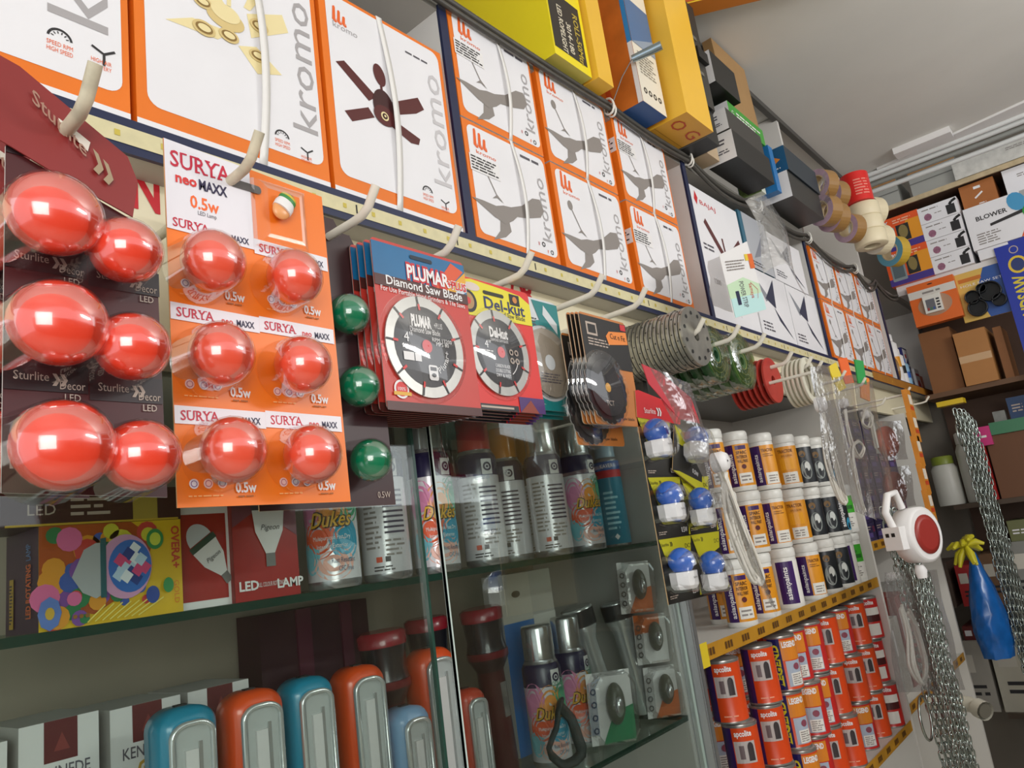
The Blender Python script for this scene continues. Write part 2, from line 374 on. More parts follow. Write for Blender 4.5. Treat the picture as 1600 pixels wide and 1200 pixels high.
for i, (xa, xb, z) in enumerate(((1.40, 2.65, -.229), (1.40, 2.65, -.66), (2.668, 3.55, -.12), (2.668, 3.55, -.62), (1.40, 2.65, -1.05))):
    b = MB(); b.box(xa, .757, z - .018, xb, 1.13, z, rk); prp(b, 'shelf_board')
    b = MB(); fr_ = Fr((xa, .7565, z - .024)); b.slab(fr_, [(0, 0), (xb - xa, 0), (xb - xa, .03), (0, .03)], .0003, wt)
    n = int((xb - xa) / .085)
    for k in range(n):
        a = .03 + k * .085
        for q in range(3): b.rect(fr_, a + q * .013, .008, a + q * .013 + .009, .022, wtk, 2)
    if i == 0: b.rect(fr_, -.012, -.010, .035, .036, wt2, 3)
    prp(b, 'warning_tape', 'yellow and black printed tape on the shelf edge')

# ---------------------------------------------------------------- shelf unit across the far end
BS = thing('back_shelf', 'wide shelf unit across the far end of the shop', 'shelf', (4.0, .1, FLOOR))
def bsp(mb, name, label=None): return part(mb, name, BS, label, (-4.0, -.1, -FLOOR))
bk = mat('5c4334', .65, noise=.15, scale=5)
b = MB(); b.box(4.37, -1.4, FLOOR, 4.41, .745, 1.42, bk); prp; bsp(b, 'back_panel', 'brown back')
b = MB(); b.box(4.0, -1.4, .972, 4.37, .742, .99, WHITE); b.box(3.992, -1.4, .965, 4.0, .742, 1.012, WHITE); bsp(b, 'shelf_board', 'white shelf')
b = MB(); b.box(4.0, -1.4, 1.405, 4.37, .745, 1.42, bk, front=bk, left=mat('c9b48e', .6, noise=.3, scale=25)); b.box(3.99, -1.4, 1.40, 4.0, .745, 1.424, mat('c9b48e', .6, noise=.3, scale=25)); bsp(b, 'shelf_board', 'raw wood edge')
b = MB(); b.box(4.0, -1.4, .445, 4.37, .742, .468, mat('6a4c34', .6, noise=.15, scale=9)); bsp(b, 'shelf_board', 'brown shelf')
for z in (-.05, -.5, -.95):
    b = MB(); b.box(4.0, -1.4, z - .022, 4.37, .742, z, mat('4f4033', .6, noise=.15, scale=9)); bsp(b, 'shelf_board')
b = MB(); b.box(4.0, -1.42, FLOOR, 4.37, -1.4, 1.42, bk); bsp(b, 'side_panel')
# ---------------------------------------------------------------- fan cartons on the lower shelf
OR = mat('ee7a1c', .42, noise=.10, scale=12); OR2 = mat('f08a2a', .42); ORL = mat('e8641f', .45)
GR = mat('a9a5a6', .5); GRD = mat('8c8580', .5); GRX = mat('c6c3c5', .5); STRAP = mat('eceae6', .35); BRN = mat('571f1f', .4); BRN2 = mat('3c1416', .4)
BEI = mat('ecdca6', .45); BEI2 = mat('d9c184', .45); DRK = mat('2c2a2c', .5); RED = mat('c8252c', .45); TXT = mat('55525a', .5)
def flame(mb, f, a, c, s, l=2):
    for k, (dx, h) in enumerate(((0, 1.0), (.42, .86), (.84, .62))):
        x = a + dx * s
        mb.poly(f, [(x, c + .10 * s), (x + .26 * s, c - .08 * s), (x + .34 * s, c + 1.15 * s * h), (x + .28 * s, c + 1.3 * s * h), (x + .12 * s, c + 1.22 * s * h)], ORL, l)
        mb.poly(f, [(x + .24 * s, c - .08 * s), (x + .42 * s, c - .02 * s), (x + .36 * s, c + .30 * s)], ORL, l)
def gauge(mb, f, a, c, s):
    mb.ring(f, a, c, s * .8, s, DRK, 2, 14, .1, PI - .1)
    for k in range(6):
        t = .3 + k * .5; mb.line(f, [(a + s * .5 * math.cos(t), c + s * .5 * math.sin(t)), (a + s * .72 * math.cos(t), c + s * .72 * math.sin(t))], s * .09, DRK, 2)
    mb.text(f, 'SPEED RPM', a, c - s * .75, s * .42, ORL, 2, fit=s * 2.0); mb.text(f, 'HIGH SPEED', a, c - s * 1.35, s * .42, ORL, 2, fit=s * 2.0)
def fanicon(mb, f, a, c, s):
    for t in (.6, 2.7, 4.7): mb.line(f, [(a, c), (a + s * math.cos(t), c + s * math.sin(t))], s * .2, DRK, 2)
    mb.text(f, 'HIGH AIR', a - s * .2, c - s * .9, s * .36, ORL, 2, fit=s * 1.5); mb.text(f, 'DELIVERY', a - s * .2, c - s * 1.4, s * .36, ORL, 2, fit=s * 1.5)
def fan_grey(mb, f, w, h, rod=True):
    q = lambda pts, m, l=2: mb.poly(f, [(x * w, y * h) for x, y in pts], m, l)
    if rod:
        mb.disc(f, .19 * w, .69 * h, .035 * w, GRD, 2, .05 * h, 14); mb.line(f, [(.20 * w, .66 * h), (.31 * w, .44 * h)], .012 * w, GRD, 2)
        q([(.24, .42), (.30, .47), (.37, .41), (.30, .44)], GRD, 3)
    q([(.0, .36), (.12, .365), (.27, .36), (.36, .27), (.30, .24), (.24, .25)], GRD)
    q([(.27, .36), (.36, .39), (.50, .41), (.55, .36), (.46, .28), (.36, .22), (.28, .24)], GRD)
    q([(.46, .405), (.60, .46), (.76, .58), (.86, .60), (.90, .50), (.84, .42), (.66, .36), (.50, .33)], GRD)
    q([(.30, .25), (.28, .14), (.19, .04), (.34, .10), (.42, .17), (.41, .25)], GRD)
def strap(mb, w, h, d, a, wd=.009, bulge=.012, r=None):
    n = 16; rows = []
    for i in range(n + 1):
        t = i / n; z = h * t; y = -.0012 - bulge * math.sin(PI * t) ** 1.0 * .55; x = a + .010 * math.sin(PI * t)
        rows.append([(x - wd / 2, y + .0009, z), (x - wd / 2, y, z), (x + wd / 2, y, z), (x + wd / 2, y + .0009, z)])
    rows.insert(0, [(x, .03 if j in (0, 3) else .03, -.0012 + (.0006 if j in (0, 3) else 0)) for j, (x, _, _) in enumerate(rows[0])])
    mb.grid(rows, STRAP, True, True)
    mb.box(a - wd / 2, -.0015, h - .0002, a + wd / 2, d * .9, h + .0009, STRAP)
def fan_carton(x, z, w, h, d, Yf, kind, label, group=None, straps=(.58,), rz=0.0):
    root = thing('fan_carton', label, 'carton', (x + w / 2, Yf, z), (0, 0, rz), group)
    b = MB(); hw = w / 2
    b.box(-hw, 0, 0, hw, d, h, OR, bottom=PAPER, top=PAPER)
    f = Fr((-hw, 0, 0)); bd = w * .045
    b.rect(f, bd, bd * 1.35, w - bd * .55, h - bd * .7, PAPER, 1, bd * 1.3)
    if kind in ('grey', 'greynorod'):
        flame(b, f, .10 * w, .79 * h, .12 * w); b.text(f, 'kromo', .23 * w, .735 * h, .032 * h, ORL, 2, fit=.22 * w)
        if kind == 'grey': fan_grey(b, f, w * .97, h * .93)
        else:
            fan_grey(b, f, w * .97, h * .93, True)
            b.rect(f, .03 * w, .57 * h, .36 * w, .71 * h, WHITE, 3); b.lines(f, .045 * w, .58 * h, .35 * w, .705 * h, 5, DRK, 4)
        b.text(f, 'kromo', .925 * w, .19 * h, .125 * w, GR, 2, rot=PI / 2, al='L', fit=.58 * h)
        b.lines(f, .66 * w, .88 * h, .92 * w, .93 * h, 1, TXT)
        b.text(f, 'II', .74 * w, .13 * h, .03 * h, RED); b.ring(f, .80 * w, .15 * h, .012 * w, .022 * w, DRK, 2, 12)
        b.text(f, 'F', .85 * w, .08 * h, .03 * h, ORL); b.ring(f, .90 * w, .10 * h, .012 * w, .02 * w, DRK, 2, 12)
    part(b, 'box', root)
    for s in straps:
        c = MB(); strap(c, w, h, d, -hw + s * w); part(c, 'strap', root)
    return root, b, f
def px(f_o, Yf):
    """pixel on the carton's face -> (a, b) on its print surface"""
    def g(x, y): p = P(x, y, Y=Yf); return (p.x - f_o[0], p.z - f_o[1])
    return g
Zs = .514
def big_fan(x, w, h, Yf, kind, label, straps):
    root = thing('fan_carton', label, 'carton', (x + w / 2, Yf, Zs)); hw = w / 2
    b = MB(); b.box(-hw, 0, 0, hw, .26, h, OR, bottom=PAPER, top=PAPER)
    f = Fr((-hw, 0, 0)); g = px((x, Zs), Yf)
    b.rect(f, 0, 0, w, .010, PAPER, 1); b.rect(f, .012, .030, w - .008, h - .006, PAPER, 1, .016)
    L = lambda pts: [g(*p) for p in pts]
    kx, kz = g(705, 270)[0], 0
    if kind == 'beige':
        for pts in ([(258, 30), (340, 62), (362, 52), (300, 28)], [(385, 22), (440, 24), (450, 52), (392, 60)], [(372, 72), (402, 116), (440, 118), (400, 74)], [(300, -12), (345, 20), (352, 10), (335, -18)], [(395, -20), (380, 12), (390, 18), (420, -16)]):
            b.poly(f, L(pts), BEI, 2)
        for (cx, cy, r) in ((318, 45, .012), (357, 57, .011), (404, 42, .011), (402, 88, .010), (316, 4, .010)):
            a, c = g(cx, cy); b.disc(f, a, c, r * 1.25, BEI2, 4, r * .9); b.disc(f, a, c, r * .95, mat('8d6f3a', .5), 5, r * .62); b.disc(f, a, c, r * .7, BEI, 6, r * .42)
        a, c = g(352, 30); b.disc(f, a, c, .026, BEI2, 3, .016); b.disc(f, a, c + .008, .020, BEI, 4, .013)
        b.line(f, L([(357, 10), (357, -40)]), .006, BEI, 2)
    if kind == 'maroon':
        b.line(f, L([(595, 135), (598, 160)]), .005, BRN, 2); a, c = g(592, 118); b.disc(f, a, c, .0115, BRN, 3, .019, rot=.2)
        for pts in ([(524, 96), (537, 95), (588, 152), (576, 158)], [(538, 173), (575, 168), (585, 184), (550, 190)], [(612, 160), (652, 153), (662, 172), (650, 178), (618, 180)], [(604, 192), (618, 190), (656, 218), (654, 227), (642, 224)]):
            b.poly(f, L(pts), BRN, 2)
        a, c = g(599, 168); b.disc(f, a, c, .021, BRN2, 3, .030); a, c = g(600, 182); b.disc(f, a, c, .021, BRN, 4, .017); b.disc(f, a, c - .001, .0075, BEI, 5, .0075); b.disc(f, a, c - .001, .005, BRN2, 6); b.disc(f, a, c - .001, .002, BEI, 7)
        flame(b, f, .022, h - .052, .021); b.text(f, 'kromo', .045, h - .062, .010, GR, 2, fit=.045); b.lines(f, w - .085, h - .04, w - .02, h - .033, 1, TXT)
    tx = w - .036
    if kind == 'plain':
        b.text(f, 'kromo', w - .022, .098, .062, GR, 2, rot=PI / 2, al='L', fit=.30)
        gauge(b, f, *g(93, 62), .0125); fanicon(b, f, *g(162, 86), .014)
    else:
        b.text(f, 'kromo', w - .014, .075, .040, GR if kind == 'beige' else GRX, 2, rot=PI / 2, al='L', fit=.205)
        gauge(b, f, w - .072, .052, .011); fanicon(b, f, w - .034, .043, .011)
    part(b, 'box', root)
    for s in straps:
        c = MB(); strap(c, w, h, .26, -hw + s * w, .0115); part(c, 'strap', root)
    return root
big_fan(.085, .254, .33, .752, 'plain', 'big orange and white fan carton, leftmost on the shelf, with two small icons', ())
big_fan(.346, .258, .33, .752, 'beige', 'big orange and white fan carton picturing a beige four light fan', (.60,))
big_fan(.612, .252, .335, .752, 'maroon', 'big orange and white fan carton picturing a maroon four blade fan', (.46,))
LB = [['upper fan carton with a white price sticker, right beside the navy shelf divider', 'lower fan carton with a white price sticker, right beside the navy shelf divider'],
      ['upper fan carton in the middle of the three stacks of grey fan cartons', 'lower fan carton in the middle of the three stacks of grey fan cartons'],
      ['upper fan carton with a white tape patch on its orange side', 'lower fan carton with a white tape patch on its orange side']]
for i, (x, w) in enumerate(((.897, .233), (1.150, .252), (1.434, .248))):
    for k, (z, h) in enumerate(((.744, .222), (Zs, .227))):
        r_, bb, ff = fan_carton(x, z, w, h, .26, .752 + .001 * i, 'greynorod' if i != 1 else 'grey', LB[i][k], 'orange fan cartons in stacks of two', straps=(.57 if i == 0 else .52,))
        if i == 2:
            c = MB(); c.slab(Fr((-w / 2 - .0008, .06, h * .55), (0, -1, 0)), [(0, 0), (.06, 0), (.06, .035), (0, .035)], .0006, WHITE)
            c.lines(Fr((-w / 2 - .0012, .06, h * .55), (0, -1, 0)), .006, .006, .055, .030, 4, DRK, 2); part(c, 'tape_patch', r_, 'white sticker')
for i in range(3):
    for k, (z, h) in enumerate(((.741, .203), (Zs, .224))):
        fan_carton(2.745 + i * .265, z, .255, h, .26, .754, 'grey', ('upper' if k == 0 else 'lower') + ' fan carton in the ' + ['first', 'second', 'third'][i] + ' stack beyond the pale third divider', 'orange fan cartons far along the shelf', straps=(.5,))
# third bay: other fan cartons
def plain(name, label, cat, x, z, w, h, d, Yf, m, rz=0, group=None, draw=None, left=None, drawl=None, drawb=None, bottom=None, rx=0):
    b = MB(); hw = w / 2; b.box(-hw, 0, 0, hw, d, h, m, left=left or m, bottom=bottom or m)
    if draw: draw(b, Fr((-hw, 0, 0)), w, h)
    if drawl: drawl(b, Fr((-hw, d, 0), (0, -1, 0)), d, h)
    if drawb: drawb(b, Fr((-hw, d, 0), (1, 0, 0), (0, -1, 0)), w, d)
    return solo(b, name, label, cat, (x + w / 2, Yf, z), (rx, 0, rz), group)
MAR = mat('5e2b2c', .4)
def d_baj(b, f, w, h):
    b.rect(f, 0, 0, w, h, PAPER, 1); b.poly(f, [(.05 * w, .90 * h), (.09 * w, .97 * h), (.13 * w, .92 * h), (.09 * w, .86 * h)], RED, 2)
    b.text(f, 'BAJAJ', .16 * w, .88 * h, .035 * h, RED, 2, al='L', fit=.32 * w)
    c = (.52 * w, .50 * h)
    for p in ((.18 * w, .76 * h), (.80 * w, .22 * h), (.92 * w, .72 * h)): b.line(f, [c, p], .055 * h, MAR, 2)
    b.disc(f, *c, .05 * h, MAR, 3); b.line(f, [c, (.50 * w, .68 * h)], .01, MAR, 2)
    b.lines(f, .06 * w, .52 * h, .3 * w, .58 * h, 2, TXT); b.text(f, '1200', .2 * w, .28 * h, .04 * h, TXT, 2)
plain('fan_carton', 'white fan carton with red heading and three blade maroon fan, past the second navy divider', 'carton', 1.805, Zs, .30, .385, .24, .757, PAPER, draw=d_baj)
TEAL = mat('3c6f86', .45)
def d_teal(b, f, w, h):
    b.rect(f, .12 * w, 0, w, h, mat('b9bcc2', .4), 1)
    b.poly(f, [(.3 * w, .2 * h), (.9 * w, .85 * h), (.75 * w, .35 * h)], mat('8a8d98', .4), 2); b.lines(f, .2 * w, .05 * h, .7 * w, .15 * h, 2, TXT)
plain('fan_carton', 'teal and grey fan carton standing beyond the maroon fan carton', 'carton', 2.125, .735, .20, .18, .22, .758, TEAL, draw=d_teal)
def d_dark(b, f, w, h):
    b.rect(f, 0, 0, w, h, PAPER, 1); k = mat('2b3049', .45); k2 = mat('8d9098', .45)
    b.poly(f, [(.08 * w, .9 * h), (.30 * w, .55 * h), (.42 * w, .62 * h)], k2, 2); b.poly(f, [(.30 * w, .6 * h), (.62 * w, .95 * h), (.55 * w, .5 * h)], k, 3)
    b.poly(f, [(.5 * w, .5 * h), (.92 * w, .10 * h), (.60 * w, .32 * h)], k, 3); b.lines(f, .08 * w, .1 * h, .4 * w, .25 * h, 3, TXT)
for i, (x, z, h, t) in enumerate(((2.115, Zs, .215, 'white fan carton with dark navy blades, low behind the hanging power strip tag'), (2.40, Zs, .215, 'white fan carton with dark navy blades, next to the pale third divider'), (2.335, .733, .165, 'white fan carton with dark blades lying on top of the lower two white ones'))):
    plain('fan_carton', t, 'carton', x, z, .278 if i < 2 else .30, h, .24, .757 + i * .001, PAPER, draw=d_dark)
b = MB()
rows = []
for i in range(9):
    t = i / 8; rows.append([(2.11 + .27 * u_ + .02 * math.sin(4 * t + 3 * u_), .724 - .035 * math.sin(PI * u_) - .02 * t - .008 * math.sin(9 * u_ + 5 * t), .925 - .24 * t + .03 * math.sin(5 * u_)) for u_ in [k / 10 for k in range(11)]])
b.grid(rows, BAG)
solo(b, 'plastic_sheet', 'crumpled clear plastic sheet hanging over the white fan cartons', 'plastic')
# far bay of the lower shelf: rolls, tubes and packets
def tape_roll(loc, R, w, m_side, m_out, core, label, rot, group=None, name='tape_roll'):
    root = thing(name, label, 'tape', loc, rot, group)
    b = MB(); b.lathe([(R * .62, -w / 2), (R, -w / 2), (R, w / 2), (R * .62, w / 2), (R * .62, -w / 2)], [m_side, m_out, m_side, m_out], 28, axis='y', sm=False, cap0=False, cap1=False); part(b, 'tape', root)
    b = MB(); b.lathe([(R * .54, -w / 2 - .001), (R * .615, -w / 2 - .001), (R * .615, w / 2 + .001), (R * .54, w / 2 + .001), (R * .54, -w / 2 - .001)], core, 28, axis='y', sm=False, cap0=False, cap1=False); part(b, 'core', root)
    return root
PINK = mat('c9a9bd', .35, noise=.25, scale=40); TAN = mat('9a7443', .35); CRM = mat('e2d5b4', .5); CORE = mat('cdb892', .6)
tape_roll((3.72, .80, Zs + .062), .06, .048, PINK, TAN, CORE, 'roll of brown tape with pinkish sides beyond the far fan cartons', (0, 0, .5))
def tube_bottle(x, y, z, h, R, body, band, cap, label, name='glue_tube'):
    root = thing(name, label, 'bottle', (x, y, z))
    b = MB(); b.lathe([(R * .96, 0), (R, .004), (R, h * .35), (R, h * .55), (R, h * .8), (R * .55, h * .86)], [body, body, band, body, body], 16); part(b, 'body', root)
    b = MB(); b.lathe([(R * .6, h * .862), (R * .6, h * .985), (R * .5, h)], cap, 14); part(b, 'cap', root)
    return root
tube_bottle(3.83, .80, Zs, .25, .030, WHITE, mat('e39a2a', .4), WHITE, 'tall white bottle with a yellow band near the end of the shelf')
tube_bottle(3.92, .80, Zs, .19, .026, WHITE, BLACK, WHITE, 'slim white tube with a black band near the end of the shelf')
tube_bottle(4.00, .80, Zs, .15, .024, mat('8fb7d2', .4), mat('2a62b8', .4), mat('2463c4', .35), 'light blue tube with a blue cap at the end of the shelf')
def d_bl(b, f, w, h):
    b.rect(f, .06 * w, .52 * h, .94 * w, .96 * h, PAPER, 1); b.disc(f, .45 * w, .78 * h, .16 * w, RED, 2, .06 * h); b.poly(f, [(.2 * w, .55 * h), (.8 * w, .75 * h), (.8 * w, .55 * h)], mat('34357a', .4), 2); b.rect(f, .2 * w, .12 * h, .8 * w, .34 * h, mat('c9c3d8', .4), 1)
plain('adhesive_pack', 'blue and white adhesive packet at the end of the shelf', 'packet', 4.06, Zs + .03, .10, .19, .02, .80, mat('2d2f6e', .4), draw=d_bl)
plain('adhesive_pack', 'white packet with a red disc at the very end of the shelf', 'packet', 4.17, Zs, .09, .12, .02, .79, PAPER, draw=lambda b, f, w, h: (b.disc(f, .5 * w, .3 * h, .3 * w, RED, 1), b.rect(f, .1 * w, .7 * h, .9 * w, .8 * h, RED, 1)))
plain('adhesive_pack', 'small orange box at the foot of the end panel', 'packet', 4.27, Zs, .05, .09, .03, .79, mat('d4622a', .4))

# ---------------------------------------------------------------- cartons on the top shelf
ZT = .973
YEL = mat('f2de1e', .38, noise=.04, scale=8); YEL2 = mat('f0bd3c', .42, noise=.05, scale=8); BLK2 = mat('2a2522', .45); ORB = mat('d4742c', .4, noise=.3, scale=14); BLU = mat('1f6fae', .4); NV = mat('1f4f8c', .4)
ROPEM = mat('d8cfb8', .5)
def d_rope(b, f, w, h):
    b.rect(f, .004, .02, w - .012, P(917, 28, Y=.712).z - ZT, BLK2, 1)
    for k, (t, a, hh) in enumerate((('LED ROPELIGHT', .26, .016), ('3014-180', .46, .016))): b.text(f, t, a * w, P(887 + 12 * k, 20 + 26 * k, Y=.712).z - ZT, hh, ROPEM, 2, rot=-PI / 2, al='L', fit=.115 if k == 0 else .075, bold=.02)
    b.text(f, 'ROLL-50Mtr', .70 * w, P(912, 36, Y=.712).z - ZT, .018, mat('b9a23a', .5), 2, rot=-PI / 2, al='L', fit=.125, bold=.02)
def d_yside(b, f, w, h):
    b.poly(f, [(.2 * w, .30), (w * .8, .34), (w * .8, .36), (.2 * w, .37)], mat('8d8a55', .5), 1)
plain('rope_light_carton', 'bright yellow carton with a black panel printed LED ROPELIGHT, leaning over the shelf edge', 'carton', 1.172, ZT, .132, .40, .32, .712, YEL, draw=d_rope, drawl=d_yside, bottom=mat('c9bd55', .5))
plain('carton', 'amber yellow carton squeezed between the black panelled one and the orange one', 'carton', 1.312, ZT, .06, .42, .30, .700, YEL2)
def d_fl(b, f, w, h):
    b.rect(f, 0, .0, w, h, mat('e6dfce', .42), 1); b.rect(f, 0, h * .40, w, h * .72, mat('4a6f9c', .4), 2); b.poly(f, [(0, h * .40), (w, h * .52), (w, h * .40)], mat('8e9db0', .4), 3)
    b.lines(f, .15 * w, h * .20, .85 * w, h * .36, 8, mat('8c8577', .5), 2)
    for k in range(4): b.ring(f, (.2 + .2 * k) * w, h * .09, .004, .008, DRK, 2, 12)
def d_fls(b, f, w, h):
    for k in range(5): b.poly(f, [(.3 * w + .1 * k * w, .02), (.36 * w + .1 * k * w, .02), (.2 * w + .12 * k * w, .2)], mat('b8451f', .45), 1)
    b.rect(f, w - .012, 0, w, h * .40, WHITE, 2); b.rect(f, w - .012, h * .40, w, h, mat('2d86c8', .4), 2)
plain('floodlight_carton', 'orange sided carton with a blue and white printed front, below the metal bolt', 'carton', 1.472, ZT, .112, .40, .30, .684, ORB, draw=d_fl, drawl=d_fls, bottom=NV)
b = MB(); pB = P(945, 108, Y=.676); pT = P(973, 98, Y=.62)
b.tube([(1.452, .682, 1.072), (1.468, .64, 1.078), (1.474, .615, 1.080)], [.0085, .0105, .0105], mat('9fb0ba', .2, metal=.9), 14)
b.tube([(1.452, .683, 1.072), (1.42, .70, 1.02), (1.415, .735, .965)], .0012, mat('777777', .4), 6)
solo(b, 'hanging_bolt', 'shiny metal bolt on a thin wire in front of the yellow and orange cartons', 'bolt')
def d_yc(b, f, w, h): b.text(f, 'OD', .5 * w, .05, .05, mat('c2451f', .5), 2)
def d_ycb(b, f, w, d): b.text(f, 'O G', .5 * w, d - .06, .035, mat('c2451f', .5), 2, fit=.8 * w); b.line(f, [(0, d - .09), (w, d - .09)], .002, mat('b98420', .5), 1)
plain('carton', 'tall amber carton with red letters on its underside, beside the black cases', 'carton', 1.602, ZT, .145, .42, .30, .640, YEL2, drawb=d_ycb, bottom=mat('e2a632', .45))
CASE = mat('3a3833', .45, noise=.1, scale=20); CASE2 = mat('201f1d', .45)
def toolcase(x, z, w, h, d, Yf, label):
    root = thing('tool_case', label, 'case', (x + w / 2, Yf, z))
    b = MB(); hw = w / 2
    prof = [(-hw, .02), (-hw + .02, 0), (hw - .02, 0), (hw, .02), (hw, d), (-hw, d)]
    rows = [[(a, c, t) for a, c in prof] for t in (0, h)]
    b.grid(rows, CASE, True, False); b.face(rows[0][::-1], CASE2); b.face(rows[1], CASE); part(b, 'shell', root)
    for t in (.28, .62):
        b = MB(); b.box(-hw - .004, -.003, h * t, -hw + .05, d * .8, h * t + .010, mat('6f6d66', .4)); part(b, 'rib', root)
    b = MB(); b.box(-.03, -.012, h * .42, .03, -.0005, h * .52, CASE2); part(b, 'latch', root)
    return root
toolcase(1.752, 1.075, .10, .32, .28, .655, 'tall dark grey ribbed tool case standing behind the amber carton')
plain('carton', 'squat black carton under the dark grey tool case', 'carton', 1.755, ZT, .075, .10, .26, .662, CASE2, left=mat('6a6a6a', .4))
plain('carton', 'flat brown cardboard carton leaning up beside the tool case', 'carton', 2.085, 1.20, .25, .26, .03, .705, mat('a98455', .6, noise=.1, scale=10), rx=-.02)
plain('carton', 'black carton with a white end, wedged under the brown cardboard', 'carton', 1.90, 1.20, .17, .10, .12, .66, CASE2, left=WHITE)
def d_gr(b, f, w, h): b.text(f, 'G', .1 * w, .3 * h, .3 * h, WHITE, 2); b.lines(f, .2 * w, .3 * h, .9 * w, .7 * h, 2, WHITE)
plain('carton', 'bright green and white slim carton above the two white ended boxes', 'carton', 1.99, 1.127, .26, .055, .10, .672, mat('3f9a34', .4), left=WHITE, draw=d_gr)
def d_we(b, f, w, h): b.lines(f, .3 * w, .55 * h, .75 * w, .8 * h, 2, TXT); b.lines(f, .3 * w, .25 * h, .8 * w, .42 * h, 2, TXT)
plain('carton', 'black box with a white end, lower of the two beside the beige box', 'carton', 1.925, ZT, .27, .085, .085, .655, CASE2, left=WHITE, drawl=d_we)
plain('carton', 'black box with a white end, upper of the two beside the beige box', 'carton', 1.92, ZT + .087, .25, .065, .085, .658, mat('3b3936', .4), left=WHITE, drawl=d_we)
plain('carton', 'plain beige box at the shelf edge beside the white ended boxes', 'carton', 1.835, ZT, .075, .075, .12, .70, mat('b9a283', .55))
plain('carton', 'thin blue carton standing on edge between the white ended boxes', 'carton', 2.245, ZT, .035, .155, .12, .665, BLU)
plain('carton', 'small pale box with a green leaf print at the foot of the thin blue carton', 'carton', 2.206, ZT, .035, .07, .07, .70, mat('d8dccb', .5), left=mat('7f9a58', .5, noise=.5, scale=60))
def d_or(b, f, w, h): b.poly(f, [(.25 * w, .5 * h), (.45 * w, .75 * h), (.8 * w, .5 * h), (.45 * w, .3 * h)], mat('e08a3a', .4), 2); b.lines(f, .35 * w, .12 * h, .75 * w, .22 * h, 1, WHITE)
plain('carton', 'dark blue box with an orange mark, on top of a white ended box', 'carton', 2.335, ZT + .092, .30, .085, .09, .645, mat('23303a', .4), left=mat('1d567f', .4), drawl=d_or)
plain('carton', 'black box with a white end under the blue box with the orange mark', 'carton', 2.33, ZT, .30, .09, .09, .650, mat('2a2a28', .4), left=WHITE, drawl=lambda b, f, w, h: b.lines(f, .15 * w, .75 * h, .6 * w, .86 * h, 1, TXT))
b = MB(); rows = [[(2.648 + .012 * t + .004 * math.sin(7 * q), .62 + .09 * q, ZT + .05 + .12 * t - .05 * q * t + .012 * math.sin(9 * t + 4 * q)) for q in [k / 6 for k in range(7)]] for t in [k / 6 for k in range(7)]]
b.grid(rows, BAG); solo(b, 'plastic_wrap', 'loose clear plastic wrap beyond the blue boxes', 'plastic')
tl = ['pinkish roll of brown tape, topmost of the pile under the plastic wrap', 'pinkish roll of brown tape, leftmost in the bottom of the pile', 'pinkish roll of brown tape, middle of the bottom of the pile', 'pinkish roll of brown tape, right hand one beside the red roll', 'pinkish roll of brown tape resting on the middle of the pile']
for k, (x, y, z) in enumerate(((2.725, .655, ZT + .16), (2.71, .66, ZT + .058), (2.80, .66, ZT + .058), (2.98, .655, ZT + .058), (2.86, .655, ZT + .16))):
    tape_roll((x, y, z), .055, .05, PINK, TAN, CORE, tl[k], (0, 0, 1.15), 'pinkish rolls of tape on the top shelf')
b = MB(); f = Cyl(.052, 0, -.9); b.lathe([(.052, 0), (.052, .12)], mat('d8241f', .35), 24); b.lines(f, -.03, .02, .03, .09, 6, mat('e88a7a', .4), 2); solo(b, 'tape_bundle', 'bright red wrapped roll standing on top of the cream rolls', 'tape', (3.08, .62, ZT + .172))
for k in range(3):
    b = MB(); b.lathe([(.030, 0), (.058, 0), (.060, .003), (.060, .053), (.058, .056), (.030, .056), (.030, 0)], CRM, 26, cap0=False, cap1=False)
    solo(b, 'masking_tape', ['bottom', 'middle', 'top'][k] + ' cream masking tape roll of the stack under the red roll', 'tape', (3.10, .62, ZT + .0005 + k * .057), group='cream tape stack')
tape_roll((3.24, .62, ZT + .062), .06, .05, mat('d7cdbf', .5), CRM, CORE, 'cream tape roll standing on edge past the red roll, lower one', (0, 0, 1.1))
tape_roll((3.25, .62, ZT + .187), .06, .05, mat('c7c9c4', .5), CRM, CORE, 'cream tape roll standing on edge past the red roll, upper one', (0, 0, 1.1))
tape_roll((3.48, .62, ZT + .066), .065, .05, mat('5f9db5', .4), mat('c9a53a', .45), CORE, 'yellow tape roll with a blue side near the far end', (0, 0, 1.1))
b = MB(); b.box(-.30, -.03, 0, .30, .03, .055, mat('e9c22b', .4), left=WHITE, top=WHITE)
f = Fr((-.30, -.03, 0)); b.rect(f, 0, .033, .6, .055, mat('e5e2d6', .45), 1); b.text(f, 'Energy Saving', .14, .037, .012, TXT, 2, fit=.14); b.text(f, 'SPEED', .34, .010, .014, mat('2d3a20', .45), 3, fit=.07); b.rect(f, .29, .006, .40, .029, mat('4f7a4a', .45), 2); b.rect(f, .04, .004, .24, .012, mat('c2571f', .45), 2)
b.rect(Fr((-.30, .03, 0), (1, 0, 0), (0, -1, 0)), 0, 0, .6, .06, mat('c9772a', .45), 1)
solo(b, 'lamp_carton', 'long yellow and white carton sticking out under the ceiling from the top shelf', 'carton', (1.93, .50, 1.397), (0, 0, -1.05))
